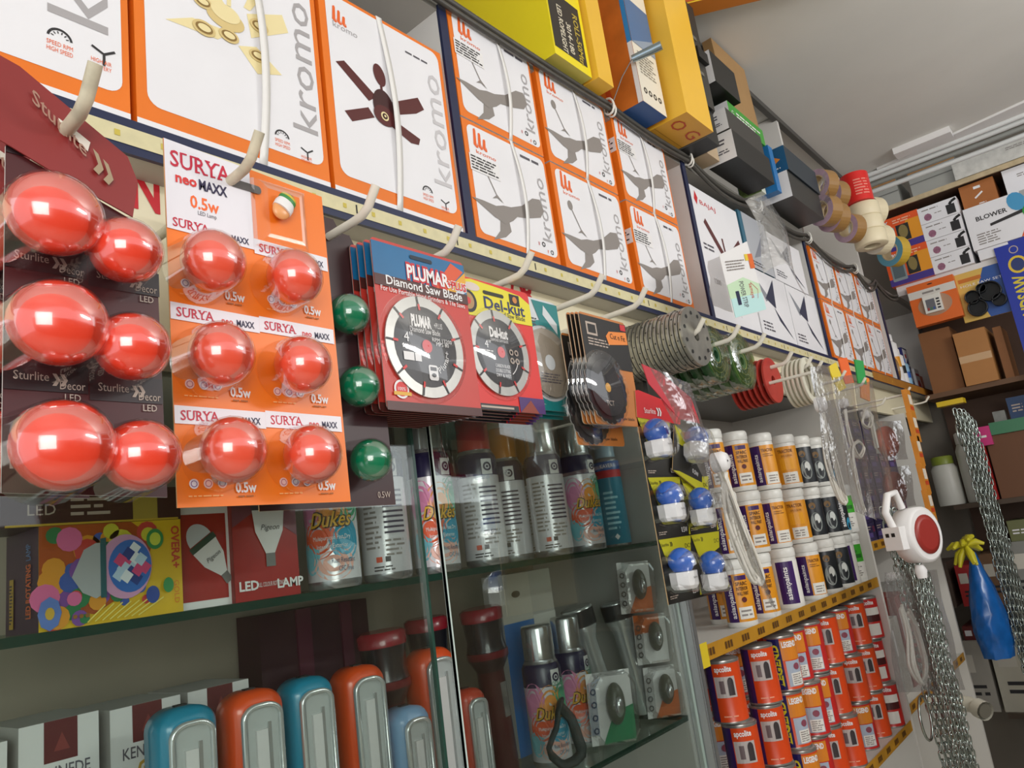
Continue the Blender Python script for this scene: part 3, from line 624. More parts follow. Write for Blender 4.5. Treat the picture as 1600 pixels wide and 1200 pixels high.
# ---------------------------------------------------------------- blister cards hanging on the hooks
class Card:
    """a thing hanging in a plane Y = const; g maps a photo pixel to (a, b) on it, measured from the root"""
    def __init__(s, name, label, cat, Y, anchor, group=None):
        p = P(*anchor, Y=Y); s.Y = Y; s.x, s.z = p.x, p.z
        s.root = thing(name, label, cat, (p.x, Y, p.z), (0, 0, 0), group); s.f = Fr((0, 0, 0))
    def g(s, x, y): p = P(x, y, Y=s.Y); return (p.x - s.x, p.z - s.z)
    def c3(s, x, y, Y): p = P(x, y, Y=Y); return (p.x - s.x, p.y - s.Y, p.z - s.z)
SRED = mat('c01f3c', .45); MAXX = mat('2a2446', .45); NEO = mat('d4322f', .45); KRAFT = mat('c9a878', .6)
BULB_O = mat('f2553a', .30, coat=1.0, spec=.8); BULB_R = mat('ee4229', .26, coat=1.0, spec=.8); BULB_G = mat('0c7a52', .22, coat=.5); BULB_B = mat('3566c0', .22, coat=.6)
def serif(mb, f, t, a, b, h, m, l, fit):
    """serif capitals: plain strokes with feet and caps added"""
    mb.text(f, t, a, b, h, m, l, bold=.012, fit=fit, al='C')
    n = len(t); w = fit / n
    for i, ch in enumerate(t):
        x = a - fit / 2 + w * (i + .5); q = h * .10
        bars = {'U': ((-.34, 1), (.34, 1)), 'R': ((-.32, 0), (.36, 0), (-.32, 1)), 'Y': ((0, 0), (-.42, 1), (.42, 1)), 'A': ((-.42, 0), (.42, 0)), 'S': ()}.get(ch, ())
        for dx, t_ in bars: mb.rect(f, x + dx * w - w * .2, b + (h - q if t_ else 0), x + dx * w + w * .2, b + (h if t_ else q), m, l)
def bulb_part(root, c, rx, ry, rz, m, dome=1.10, tilt=0, name='bulb'):
    b = MB(); b.ball((0, 0, 0), rx, ry, rz, m, 26, 14)
    o = part(b, name, root, None, c); o.rotation_euler = (0, tilt, 0)
    if dome:
        b = MB(); k = dome
        rows = []
        for i in range(10):
            t = PI / 2 * i / 9; rows.append([(rx * k * math.cos(t) * math.cos(2 * PI * j / 26), -ry * k * math.sin(t), rz * k * math.cos(t) * math.sin(2 * PI * j / 26)) for j in range(26)])
        rows.insert(0, [(x * 1.10, -c[1] - .0006, z * 1.10) for x, y, z in rows[0]])
        b.grid(rows, DOME, True, True, flip=True); part(b, 'blister', o)
    return o
# --- the orange SURYA card
cd_ = Card('bulb_card', 'orange and white lamp card with six pale red bulbs, hanging on the second hook', 'lamp card', .60, (372, 290))
g = cd_.g; x0, zt = g(255, 215); x1, zb = g(548, 782); zt2 = g(487, 300)[1]; xm = (x0 + x1) / 2 - .002; w = x1 - x0
SOR = mat('f07a1e', .38, noise=.05, scale=10); SWH = mat('e6e4ea', .38, noise=.05, scale=12)
b = MB(); f = cd_.f
b.slab(f, [(x0, zb), (x1, zb - .001), (x1 - .003, zt2 - .002), (xm + .012, zt - .004), (x0, zt)], .0014, SOR, KRAFT, KRAFT)
hd = g(257, 332)[1]
b.poly(f, [(x0, hd), (xm, hd - .002), (xm, zt - .004), (x0, zt - .0005)], SWH, 2)
serif(b, f, 'SURYA', x0 + .034, zt - .026, .016, SRED, 3, .058)
b.text(f, 'neo', x0 + .019, zt - .041, .010, NEO, 3, fit=.020, bold=.03); b.text(f, 'MAXX', x0 + .045, zt - .042, .010, MAXX, 3, fit=.028, bold=.03)
b.text(f, '0.5w', x0 + .036, zt - .062, .012, mat('f06a2a', .45), 3, fit=.028, bold=.02); b.text(f, 'LED Lamp', x0 + .038, zt - .068, .004, TXT, 3, fit=.018)
b.rect(f, -.010, -.0035, .024, .005, mat('5d5a58', .6), 4, .0038)
cells = []
for r in range(3):
    sy = (g(257, 332)[1] - .0005, g(262, 474)[1], g(275, 637)[1])[r]
    for c in range(2):
        a = x0 + .001 if c == 0 else xm + .001; aw = xm - x0 - .002
        dz = -.005 * c
        b.poly(f, [(a - .001, sy - .0135 + dz * (r == 0)), (a + aw + .001, sy - .0150 + dz * (r == 0)), (a + aw + .001, sy + .0005 + dz * (r == 0)), (a - .001, sy + .002 + dz * (r == 0))], SWH, 2)
        zz = sy - .0105 + dz * (r == 0)
        serif(b, f, 'SURYA', a + .021, zz, .0085, SRED, 3, .034)
        b.text(f, 'neo', a + .051, zz - .0005, .006, NEO, 3, fit=.011, bold=.02); b.text(f, 'MAXX', a + .069, zz - .001, .006, MAXX, 3, fit=.018, bold=.03)
        bt = (g(262, 474)[1] + .002, g(275, 637)[1] + .002, zb)[r]
        b.text(f, '0.5w', a + .060, bt + .011, .0085, WHITE, 3, fit=.020, bold=.03); b.lines(f, a + .052, bt + .006, a + .070, bt + .009, 1, mat('a8602a', .5), 3)
        for k in range(3): b.disc(f, a + .013 + .0125 * k, bt + .019, .0042, SWH, 3, n=16); b.ring(f, a + .013 + .0125 * k, bt + .019, .0022, .003, mat('8a6a9a', .5), 4, 12)
        b.lines(f, a + .008, bt + .0075, a + .042, bt + .010, 1, mat('f6b070', .5), 3)
part(b, 'card', cd_.root)
for k, (bx_, by_) in enumerate(((333, 408), (460, 433), (346, 553), (473, 570), (364, 703), (488, 710))):
    c = cd_.c3(bx_, by_, .572); rx = .0275 if k % 2 == 0 else .0265
    bulb_part(cd_.root, (c[0], c[1], c[2]), rx, .024, rx, BULB_O, 1.05)
c = cd_.c3(440, 328, .592)
b = MB(); b.ball((0, 0, 0), .010, .007, .011, mat('e8a468', .3), 18, 10); b.lathe([(.0105, .0), (.0108, .006), (.0095, .011)], WHITE, 18, (0, 0, 0)); b.lathe([(.0098, .011), (.0098, .015)], mat('3f8a4a', .4), 18); b.lathe([(.0092, .015), (.0092, .018), (.005, .021)], [mat('d4b93a', .4), mat('5a3a72', .4)], 18)
o = part(b, 'sample_lamp', cd_.root, 'small lamp with coloured bands', c); o.rotation_euler = (0, .55, 0); o.scale = (1, .6, 1)
b = MB(); rows = []
for i in range(7):
    t = i / 6; rows.append([(c[0] + (.030 - .012 * t ** 2) * sx, -.0016 - .012 * math.sin(t * PI / 2), c[2] - .008 + (.036 - .012 * t ** 2) * sz) for sx, sz in ((-1, -1), (1, -1), (1, 1), (-1, 1))])
b.grid(rows, DOME, True, False, flip=True); part(b, 'blister', cd_.root)
# --- the dark maroon cards on the first hook
MARD = mat('4a1a1c', .35, noise=.25, scale=9); MARK = mat('2a1a1c', .35); SRL = mat('8a2c2a', .35, noise=.12, scale=9); SLV = mat('b9a99c', .45)
def xx(mb, f, a, b, s, m, l=3):
    for dx in (0, .55):
        mb.poly(f, [(a + dx * s, b), (a + (dx + .3) * s, b), (a + (dx + .58) * s, b + .5 * s), (a + (dx + .3) * s, b + s), (a + dx * s, b + s), (a + (dx + .28) * s, b + .5 * s)], m, l)
def sturlite(label, Y, dx, dz, front, group='dark maroon lamp cards on the first hook'):
    cc = Card('bulb_card', label, 'lamp card', .545, (110, 205), group); g = cc.g; f = cc.f; b = MB()
    xa, za = g(2, 770); xb, zb = g(262, 790); zt = g(60, 262)[1]; mid = (xa + xb) / 2 + .004
    b.slab(f, [(xa, za), (xb, zb + .006), (xb - .002, zt - .03), (xa, zt + .01)], .0014, MARD, mat('d8d4cf', .6), KRAFT)
    cw = (xb - xa) / 2
    for r in range(3):
        ry = za + .008 + r * .0845
        for c_ in range(2):
            a = xa + .003 + c_ * cw; z = ry - .004 * c_
            b.text(f, 'DC1', a + .010, z + .017, .012, SLV, 3, fit=.020); b.rect(f, a + .001, z + .007, a + .022, z + .013, SLV, 3); b.text(f, 'CLASSIC', a + .0115, z + .0082, .0035, MARK, 4, fit=.018)
            b.text(f, '0.5W', a + cw - .020, z + .004, .008, SLV, 3, fit=.018)
            if r == 2 and c_ == 1: continue
            b.rect(f, a - .003, z + .059, a + cw - .004, z + .078, MARK, 2)
            b.text(f, 'Sturlite', a + .013, z + .066, .006, SLV, 3, fit=.021); xx(b, f, a + .0255, z + .063, .0085, SLV)
            b.text(f, 'Decor', a + cw - .014, z + .061, .006, SLV, 3, fit=.016); b.text(f, 'LED', a + cw - .014, z + .053, .005, SLV, 3, fit=.010)
    part(b, 'card', cc.root)
    b = MB(); L = [g(*p) for p in ((-40, 70), (28, 108), (196, 248), (212, 288), (204, 342), (96, 282), (-40, 200))]
    b.slab(f, [(q[0], q[1]) for q in reversed(L)], .0012, SRL, SRL); 
    f2 = Fr(f.pt(0, 0, 3), P(130, 252, Y=.545) - P(52, 172, Y=.545))
    q = Vector((g(88, 200)[0], -.002, g(88, 200)[1])); f2.o = q
    b.text(f2, 'Sturlite', 0, -.005, .011, mat('a07a68', .45), 2, fit=.048, bold=.01); xx(b, f2, .030, -.009, .017, mat('a08c70', .45), 2)
    b.poly(f, [g(86, 190), g(120, 215), g(136, 228), g(132, 242), g(112, 222), g(92, 208)][::-1], mat('d8d0c4', .6), 5)
    o = part(b, 'header', cc.root, 'folded red header flap'); o.location = (0, -.004, 0)
    for k, (bx_, by_, rr) in enumerate(((86, 335, .0300), (196, 392, .0245), (92, 505, .0300), (206, 542, .0250), (100, 696, .0305), (220, 712, .0255))):
        c = cc.c3(bx_, by_, .512 if k % 2 == 0 else .516)
        bulb_part(cc.root, c, rr, .023, rr * .95, BULB_R, 1.05)
    cc.root.location.x += dx; cc.root.location.z += dz; cc.root.location.y += Y - .545
    return cc
sturlite('front dark maroon lamp card with six glossy red bulbs on the first hook', .545, 0, 0, True)
sturlite('dark maroon lamp card hidden behind the front one on the first hook', .625, -.022, .012, False)
# --- green bulbs behind the orange card
def greens(label, Y, pxs, r):
    cc = Card('bulb_card', label, 'lamp card', Y, (420, 300), 'green bulb cards behind the orange lamp card'); f = cc.f; g = cc.g
    p0 = g(*pxs[0]); p2 = g(*pxs[2]); b = MB()
    xr = p2[0] + .030; xl = xr - .17; b.slab(f, [(xl, p2[1] - .05), (xr, p2[1] - .05), (xr, p0[1] + .045), (xr - .03, p0[1] + .10), (xl, p0[1] + .10)], .0014, mat('3a1d1f', .4, noise=.2), KRAFT); b.text(f, '0.5W', xr - .016, p2[1] - .042, .007, SLV, 2, fit=.018)
    part(b, 'card', cc.root)
    for q in pxs:
        c = cc.c3(*q, Y - .024); bulb_part(cc.root, c, r, .022, r, BULB_G, 1.06)
        bulb_part(cc.root, (c[0] - .08, c[1], c[2] + .004), r, .022, r, BULB_G, 1.06)
    return cc
greens('dark lamp card with glossy green bulbs, right behind the orange lamp card', .650, ((545, 491), (561, 604), (579, 719)), .0225)
greens('dark lamp card with green bulbs, rearmost behind the orange lamp card', .712, ((517, 455), (536, 578), (553, 700)), .025)
# --- saw blade cards
STEEL = mat('b4b3ae', .34, metal=.55, noise=.1, scale=50); BLKD = mat('1b1a20', .35); REDC = mat('d63a3a', .45)
def blade(mb, y, R, col, teeth=0, hole=.13, seg=9, notch=REDC, holes=True):
    """disc standing on the card, axis towards the viewer"""
    n = 72; rows = []
    rim = [(R * (1 if not teeth or k % 3 else .955)) for k in range(n)]
    A = lambda r, k, yy: (r * math.cos(2 * PI * k / n), yy, r * math.sin(2 * PI * k / n))
    mb.face([A(rim[k], k, y) for k in range(n)][::1], STEEL if not teeth else col)
    mb.grid([[A(rim[k], k, y) for k in range(n)], [A(rim[k], k, y + .0018) for k in range(n)]], STEEL, True, False)
    f = Fr((0, y, 0))
    mb.disc(f, 0, 0, R * .80 if not teeth else R * .86, col, 1, n=40)
    for k in range(seg if not teeth else 0):
        t = .3 + 2 * PI * k / seg; c, s_ = math.cos(t), math.sin(t)
        mb.line(f, [(R * .80 * c, R * .80 * s_), (R * c, R * s_)], R * .035, BLKD, 2); mb.line(f, [(R * .72 * c, R * .72 * s_), (R * .84 * c, R * .84 * s_)], R * .05, notch, 3)
    mb.disc(f, 0, 0, R * hole, notch if not teeth else mat('d9a24a', .5), 4, n=20)
    return f
def blister_disc(root, c, R, d=.006):
    b = MB(); n = 40; rows = [[(r * math.cos(2 * PI * k / n), y, r * math.sin(2 * PI * k / n)) for k in range(n)] for r, y in ((R * 1.12, -.0006), (R * 1.07, -.001), (R * 1.05, -d), (R * 1.02, -d - .001), (.001, -d - .001))]
    b.grid(rows, DISCF, True, True, flip=True); return part(b, 'blister', root, None, c)
def blade_card(name, label, Y, anchor, corners, draw, bc, R, drawblade, group, n, step, edge, labels, col=BLKD, teeth=0, notch=REDC):
    cc = Card(name, label, 'saw blade', Y, anchor, group); f = cc.f; g = cc.g; b = MB()
    L = [g(*p) for p in corners]; x0 = min(q[0] for q in L); x1 = max(q[0] for q in L); z0 = min(q[1] for q in L); z1 = max(q[1] for q in L)
    draw(b, f, x0, z0, x1 - x0, z1 - z0); part(b, 'card', cc.root)
    c = g(*bc); b = MB(); fb = blade(b, 0, R, col, teeth, notch=notch); drawblade(b, fb, R); part(b, 'blade', cc.root, None, (c[0], -.0035, c[1])); blister_disc(cc.root, (c[0], 0, c[1]), R)
    rt = cc.root
    for k in range(n): dup(rt, (cc.x + (k + 1) * step[0], Y + (k + 1) * step[1], cc.z + (k + 1) * step[2]), (0, 0, 0), labels % ('second', 'third', 'fourth', 'fifth', 'sixth', 'seventh', 'eighth', 'ninth', 'tenth', 'eleventh')[k])
    return cc
PB = mat('1a6a9c', .4, noise=.12, scale=25); PRD = mat('c63a30', .38, noise=.12, scale=14); PDK = mat('4c231f', .4); GRY_E = mat('9a8c84', .6)
def rr(x, z, w, h, r, top=True):
    pts = []
    for cx, cy, t0 in ((x + w - r, z + r, -90), (x + w - r, z + h - r, 0), (x + r, z + h - r, 90), (x + r, z + r, 180)):
        for k in range(5): t = math.radians(t0 + 22.5 * k); pts.append((cx + r * math.cos(t), cy + r * math.sin(t)))
    return pts
def d_plun(b, f, x, z, w, h):
    b.slab(f, rr(x, z, w, h, .006), .0012, PRD, GRY_E, GRY_E)
    b.rect(f, x, z + h * .78, x + w, z + h - .004, PB, 2); b.poly(f, [(x + .62 * w, z + .78 * h), (x + .76 * w, z + .78 * h), (x + .98 * w, z + .93 * h), (x + .84 * w, z + .97 * h)], mat('d8532a', .4), 3)
    b.poly(f, [(x + .76 * w, z + .78 * h), (x + .86 * w, z + .78 * h), (x + w, z + .86 * h), (x + w, z + .93 * h)], mat('e0a42c', .4), 3); b.poly(f, [(x + .86 * w, z + .78 * h), (x + .95 * w, z + .78 * h), (x + w, z + .80 * h), (x + w, z + .86 * h)], mat('cfd6e0', .4), 3)
    b.text(f, 'PLUMAR', x + .56 * w, z + .795 * h, .019, mat('c51f2c', .4), 4, fit=.47 * w, bold=.10); b.text(f, 'PLUMAR', x + .56 * w, z + .798 * h, .017, WHITE, 5, fit=.46 * w, bold=.03); b.text(f, '+PLUS', x + .88 * w, z + .798 * h, .010, WHITE, 4, fit=.22 * w, bold=.10); b.text(f, '+PLUS', x + .88 * w, z + .798 * h, .010, NEO, 5, fit=.22 * w, bold=.03)
    b.rect(f, x, z + .715 * h, x + w, z + .782 * h, PDK, 2); b.text(f, 'Diamond Saw Blade', x + .52 * w, z + .730 * h, .011, WHITE, 3, fit=.82 * w, bold=.015); b.text(f, 'For Use Portable Hand Grinders & Tile Saws', x + .50 * w, z + .685 * h, .0062, WHITE, 3, fit=.90 * w)
    b.rect(f, x, z, x + w, z + .05 * h, PDK, 2); b.disc(f, x + .15 * w, z + .12 * h, .011, WHITE, 3, n=20); b.disc(f, x + .15 * w, z + .12 * h, .0085, REDC, 4, n=20); b.text(f, '100%', x + .15 * w, z + .112 * h, .004, WHITE, 5)
    b.rect(f, x + .07 * w, z + .085 * h, x + .24 * w, z + .105 * h, mat('d9a62a', .4), 5)
    b.rect(f, x + .38 * w, z + .925 * h, x + .62 * w, z + .95 * h, mat('1b2a3a', .5), 4, .002)
    for k in range(3): b.rect(f, x, z + (.30 + .035 * k) * h, x + .16 * w, z + (.315 + .035 * k) * h, mat('e04a44', .4), 2)
def db_plun(b, f, R):
    b.text(f, 'PLUMAR', -.08 * R, .38 * R, .014 * R / .064, WHITE, 3, fit=.52 * R, bold=.05); b.text(f, '+PLUS', .36 * R, .40 * R, .007, WHITE, 3, fit=.22 * R); b.text(f, 'Diamond Saw Blade', 0, .25 * R, .007, WHITE, 3, fit=.78 * R)
    b.text(f, '4"', -.46 * R, .04 * R, .012, WHITE, 3); b.text(f, '110mm', -.46 * R, -.09 * R, .005, WHITE, 3); b.rect(f, -.62 * R, -.32 * R, -.36 * R, -.16 * R, WHITE, 3); b.rect(f, -.34 * R, -.32 * R, -.18 * R, -.16 * R, WHITE, 3)
    b.text(f, 'RPM 13200', .42 * R, .12 * R, .005, WHITE, 3); b.text(f, 'MPS 80', .42 * R, .04 * R, .005, WHITE, 3); b.rect(f, -.02 * R, -.66 * R, .22 * R, -.36 * R, WHITE, 3, .003); b.rect(f, .02 * R, -.47 * R, .18 * R, -.40 * R, BLKD, 4); b.disc(f, .10 * R, -.56 * R, .06 * R, BLKD, 4, .04 * R, 12)
    for k, ch in enumerate('Plumar+'): t = -1.0 + .14 * k; b.text(f, ch, .58 * R * math.cos(t), .58 * R * math.sin(t), .0075, WHITE, 3, rot=t + PI / 2)
blade_card('saw_blade_card', 'front red and blue diamond saw blade card of the thick stack', .615, (655, 400), ((580, 378), (712, 408), (605, 640), (752, 640)), d_plun, (663, 543), .0620, db_plun, 'red and blue diamond blade cards', 9, (-.0015, .0105, .0005), GRY_E, '%s red and blue diamond blade card from the front of the thick stack')
DY = mat('e3d62c', .4); DR = mat('d92f2a', .38)
def d_del(b, f, x, z, w, h):
    b.slab(f, rr(x, z, w, h, .008), .0012, DR, GRY_E, GRY_E)
    b.poly(f, [(x + .001, z + .70 * h), (x + w - .001, z + .72 * h), (x + w - .001, z + .90 * h), (x + .86 * w, z + .955 * h), (x + .60 * w, z + .975 * h), (x + .20 * w, z + .99 * h), (x + .001, z + .96 * h)], DY, 2)
    b.text(f, 'Del-kut', x + .62 * w, z + .785 * h, .017, mat('1f2a5c', .4), 3, fit=.56 * w, bold=.02); b.text(f, 'Diamond Saw Blade', x + .64 * w, z + .745 * h, .007, mat('2f2a3c', .4), 3, fit=.50 * w)
    b.disc(f, x + .14 * w, z + .81 * h, .016, BLKD, 3, n=20); b.disc(f, x + .13 * w, z + .81 * h, .012, mat('b08a5a', .4), 4, n=20); b.disc(f, x + .13 * w, z + .81 * h, .005, REDC, 5, n=14)
    b.disc(f, x + .20 * w, z + .93 * h, .016, mat('d9c9c0', .4), 3, .006); b.rect(f, x + .34 * w, z + .895 * h, x + .62 * w, z + .925 * h, mat('2b2a20', .5), 3, .003); b.rect(f, x + .70 * w, z + .86 * h, x + .84 * w, z + .95 * h, BLKD, 3); b.disc(f, x + .77 * w, z + .905 * h, .005, mat('c9803a', .4), 4)
    b.rect(f, x, z, x + .62 * w, z + .045 * h, BLKD, 2); b.rect(f, x + .02, z + .015 * h, x + .55 * w, z + .03 * h, SLV, 3); b.rect(f, x + .64 * w, z, x + w, z + .12 * h, mat('4a2a6a', .4), 2); b.poly(f, [(x + .64 * w, z), (x + .9 * w, z), (x + .8 * w, z + .1 * h)], mat('8a3a2a', .4), 3)
def db_del(b, f, R):
    b.text(f, 'Del-kut', 0, .34 * R, .014, WHITE, 3, fit=.62 * R, bold=.04); b.text(f, 'DIAMOND SAW BLADE', 0, .24 * R, .004, WHITE, 3, fit=.6 * R)
    b.text(f, '4"', -.42 * R, .06 * R, .011, WHITE, 3); b.lines(f, -.66 * R, -.14 * R, -.26 * R, .02 * R, 3, WHITE, 3)
    for k in range(4): b.ring(f, (.36 + .18 * (k % 2)) * R, (.04 - .2 * (k // 2)) * R, .04 * R, .075 * R, SLV, 3, 14)
    for k, t in enumerate(('CARBON BLADE', 'DOUBLE CUTTING', 'DRY & WET')): b.text(f, t, 0, (-.36 - .11 * k) * R, .0048, WHITE, 3, fit=.5 * R)
    b.ring(f, 0, 0, .56 * R, .585 * R, WHITE, 3, 8, -1.0, -.35)
blade_card('saw_blade_card', 'front yellow and red diamond saw blade card beside the thick stack', .635, (800, 436), ((727, 432), (826, 470), (735, 638), (836, 640)), d_del, (779, 552), .0605, db_del, 'yellow and red diamond blade cards', 4, (.002, .008, -.002), GRY_E, '%s yellow and red diamond blade card from the front')
TEAL2 = mat('1d7f80', .4); LT = mat('cfd4d6', .4)
def d_teal2(b, f, x, z, w, h):
    b.slab(f, rr(x, z, w, h, .010), .0012, LT, TEAL2, TEAL2)
    b.poly(f, [(x + .45 * w, z + .80 * h), (x + .70 * w, z + .70 * h), (x + w, z + .45 * h), (x + w, z + .98 * h), (x + .3 * w, z + .98 * h)], TEAL2, 2); b.poly(f, [(x + .55 * w, z + .86 * h), (x + .9 * w, z + .7 * h), (x + .92 * w, z + .8 * h), (x + .6 * w, z + .95 * h)], LT, 3)
    b.ring(f, x + .5 * w, z + .42 * h, .060, .068, TEAL2, 2, 40); b.lines(f, x + .05 * w, z + .74 * h, x + .38 * w, z + .82 * h, 3, TXT, 3); b.rect(f, x, z, x + w, z + .05 * h, TEAL2, 2)
blade_card('saw_blade_card', 'front teal and white cutting disc card on the fifth hook', .655, (872, 470), ((812, 470), (868, 475), (838, 640), (893, 640)), d_teal2, (855, 568), .055, lambda b, f, R: (b.disc(f, 0, 0, R * .98, mat('9a8f80', .5, noise=.2, scale=40), 5, n=40), b.disc(f, 0, 0, R * .22, LT, 6), b.lines(f, -.5 * R, -.6 * R, .5 * R, -.3 * R, 4, TXT, 6)), 'teal cutting disc cards', 2, (.003, .012, -.003), GRY_E, '%s teal and white cutting disc card from the front', col=mat('8f8578', .5), notch=LT)
CORG = mat('c47a3c', .45, noise=.06); CBK = mat('1f1d1c', .4)
def d_saw(b, f, x, z, w, h):
    b.slab(f, rr(x, z, w, h, .006), .0014, CORG, mat('c9b59a', .6), mat('c9b59a', .6)); b.rect(f, x, z + .52 * h, x + w, z + h - .004, CBK, 2)
    b.rect(f, x + .10 * w, z + .80 * h, x + .32 * w, z + .92 * h, SLV, 3); b.rect(f, x + .13 * w, z + .82 * h, x + .29 * w, z + .90 * h, CBK, 4); b.lines(f, x + .10 * w, z + .70 * h, x + .55 * w, z + .78 * h, 3, SLV, 3)
    b.poly(f, [(x + .50 * w, z + .82 * h), (x + .54 * w, z + .74 * h), (x + .98 * w, z + .78 * h), (x + .98 * w, z + .90 * h), (x + .58 * w, z + .87 * h)], mat('e8883a', .4), 3); b.text(f, 'Cut n Fit', x + .76 * w, z + .805 * h, .009, BLACK, 4, fit=.34 * w); b.rect(f, x + .86 * w, z + .91 * h, x + .98 * w, z + .97 * h, RED, 3)
    b.rect(f, x + .08 * w, z + .06 * h, x + .18 * w, z + .12 * h, CBK, 3); b.text(f, 'TCT saw blade', x + .62 * w, z + .05 * h, .005, CBK, 3, fit=.42 * w)
blade_card('saw_blade_card', 'front black and orange circular saw blade card of its stack', .600, (955, 500), ((905, 497), (975, 505), (932, 662), (990, 665)), d_saw, (945, 607), .056, lambda b, f, R: (b.disc(f, .0, .0, R * .80, mat('4a4a4c', .25, metal=.6), 5, n=40), b.disc(f, 0, 0, R * .13, mat('d9a24a', .5), 7), b.text(f, 'TCT', 0, -.5 * R, .008, SLV, 6)), 'black and orange saw blade cards', 4, (-.0018, .0062, .0012), GRY_E, '%s black and orange saw blade card from the front', col=mat('3c3c3e', .3, metal=.6), teeth=1)
# the last one hangs lower
r_ = [o for o in bpy.data.objects if o.get('label') == 'fifth black and orange saw blade card from the front'][0]; r_.location.z -= .03; r_.location.y += .008; r_['label'] = 'rearmost black and orange saw blade card, hanging lower than the others'
# --- bare discs, packets and rings on the next hooks
def disc_on_hook(x, y, z, R, r, th, m, name, label, group, holes=0, rx=0):
    b = MB(); b.lathe([(r, 0), (R, 0), (R * 1.01, th * .5), (R, th), (r, th), (r, 0)], m, 36, axis='y', sm=False, cap0=False, cap1=False)
    if holes:
        f = Fr((0, -.0003, 0))
        for k in range(holes):
            t = 2 * PI * k / holes; b.disc(f, .78 * R * math.cos(t), .78 * R * math.sin(t), R * .07, BLACK, 1, n=10); b.poly(Fr((0, 0, 0)), [], BLACK) if 0 else None
            t2 = t + .2; b.box(R * .985 * math.cos(t2) - .0016, th * .3, R * .985 * math.sin(t2) - .0016, R * .985 * math.cos(t2) + .0016, th * .7, R * .985 * math.sin(t2) + .002, BLACK)
    return solo(b, name, label, 'disc', (x, y, z), (rx, 0, 0), group)
DSK = mat('b3b1a8', .30, metal=.8, noise=.25, scale=40)
dl = None
for k in range(17):
    y = .632 + k * .0095
    if k == 0: dl = disc_on_hook(1.395, y, .382 - .004, .062, .011, .0075, DSK, 'grinding_disc', 'grey perforated grinding disc in the stack beside the saw blade cards', 'grey perforated grinding discs on one hook', 11)
    else:
        c = dl.copy(); COL.objects.link(c); put(c, (1.395 - .0003 * k, y, .382 - .004 - .0008 * (k % 3)), (0, .25 * k, 0))
GRN = mat('4a6a3c', .45, noise=.25, scale=25); GRN2 = mat('2f5a3a', .45, noise=.2, scale=25)
for j, (hx, mm, R, lab) in enumerate(((1.524, GRN2, .060, 'dark green cutting disc inside a clear packet, nearer hook of green discs'), (1.66, GRN, .064, 'olive green cutting disc inside a clear packet, farther hook of green discs'))):
    for k in range(5):
        y = .655 + k * .026
        root = thing('disc_packet', lab, 'disc', (hx, y, .382 - .022), (0, 0, 0), ('dark green disc packets', 'olive green disc packets')[j])
        b = MB(); b.lathe([(.010, 0), (R, 0), (R, .017), (.010, .017), (.010, 0)], mm, 32, axis='y', sm=False, cap0=False, cap1=False)
        for q in range(4): b.ring(Fr((0, -.0002, 0)), 0, 0, R * (.3 + .18 * q), R * (.33 + .18 * q), mat('b9a86a', .5), 1, 28)
        part(b, 'disc', root)
        b = MB(); rows = [[(R * 1.06 * (1 + .03 * math.sin(7 * i + q)) * math.cos(2 * PI * i / 28), q, R * 1.06 * (1 + .03 * math.sin(5 * i)) * math.sin(2 * PI * i / 28)) for i in range(28)] for q in (-.003, .008, .020)]
        rows.insert(0, [(x * .3, -.0035, z * .3) for x, y_, z in rows[0]]); b.grid(rows, GRF, True); part(b, 'packet', root)
for k in range(7): disc_on_hook(1.93, .69 + k * .015, .382 - .034, .060, .012, .006, mat('b8352a', .45, noise=.15, scale=30), 'cutting_disc', 'red cutting disc on the hook between the green packets and the white rings', 'red cutting discs on one hook')
for k in range(5): disc_on_hook(2.06, .638 + k * .012, .382 - .036, .064, .046, .006, mat('d9d6c4', .4), 'cable_ring', 'white ring of thin cable on the hook beside the red discs', 'white rings on one hook')
# ---------------------------------------------------------------- blue bulb card, leads and bags
LIME = mat('b9b41f', .4); BK2 = mat('23221f', .4)
cc = Card('bulb_card', 'black, lime and red lamp card with six blue bulbs on white holders', 'lamp card', .60, (1062, 618)); g = cc.g; f = cc.f
b = MB(); xa, za = g(1046, 945); xb, zb = g(1146, 952); xt, zt = g(991, 652)
w = xb - xa; H = zt - za
b.slab(f, [(xa - .002, za), (xb, za - .004), (xb - .004, zt - .075), (xa + w * .62, zt - .005), (xa, zt)], .0014, BK2, KRAFT)
for r in range(3):
    z = za + H * r / 3
    for c_ in range(2):
        if r == 2 and c_ == 1: continue
        a = xa + w / 2 * c_; q = w / 2
        b.poly(f, [(a, z + H / 3), (a + .018, z + H * .18), (a + q * .9, z + H * .24), (a + q, z + H / 3)], LIME, 2)
        b.text(f, 'Sturlite', a + .016, z + H * .295, .005, BK2, 3, fit=.024); xx(b, f, a + .032, z + H * .29, .007, BK2); b.text(f, 'DC1', a + q - .016, z + H * .27, .007, BK2, 3, fit=.02)
        b.text(f, '0.5W', a + q - .018, z + .007, .008, WHITE, 3, fit=.02); b.poly(f, [(a + q - .006, z + .002), (a + q, z + .002), (a + q, z + .022)], LIME, 3); b.lines(f, a + .004, z + .006, a + .03, z + .012, 2, SLV, 3)
part(b, 'card', cc.root)
b = MB(); L = [g(*p) for p in ((992, 652), (1062, 672), (1120, 640), (1112, 655), (1040, 612), (990, 600))]
b.slab(f, [(xa - .002, zt), (xa + w * .66, zt - .006), (xa + w * .72, zt + .026), (xa + .016, zt + .046), (xa + .006, zt + .044)], .0012, mat('cf2027', .38), KRAFT); b.text(f, 'Sturlite', xa + .040, zt + .008, .009, WHITE, 3, fit=.036); xx(b, f, xa + .062, zt + .005, .014, WHITE)
o = part(b, 'header', cc.root, 'red header'); o.location = (0, -.002, 0)
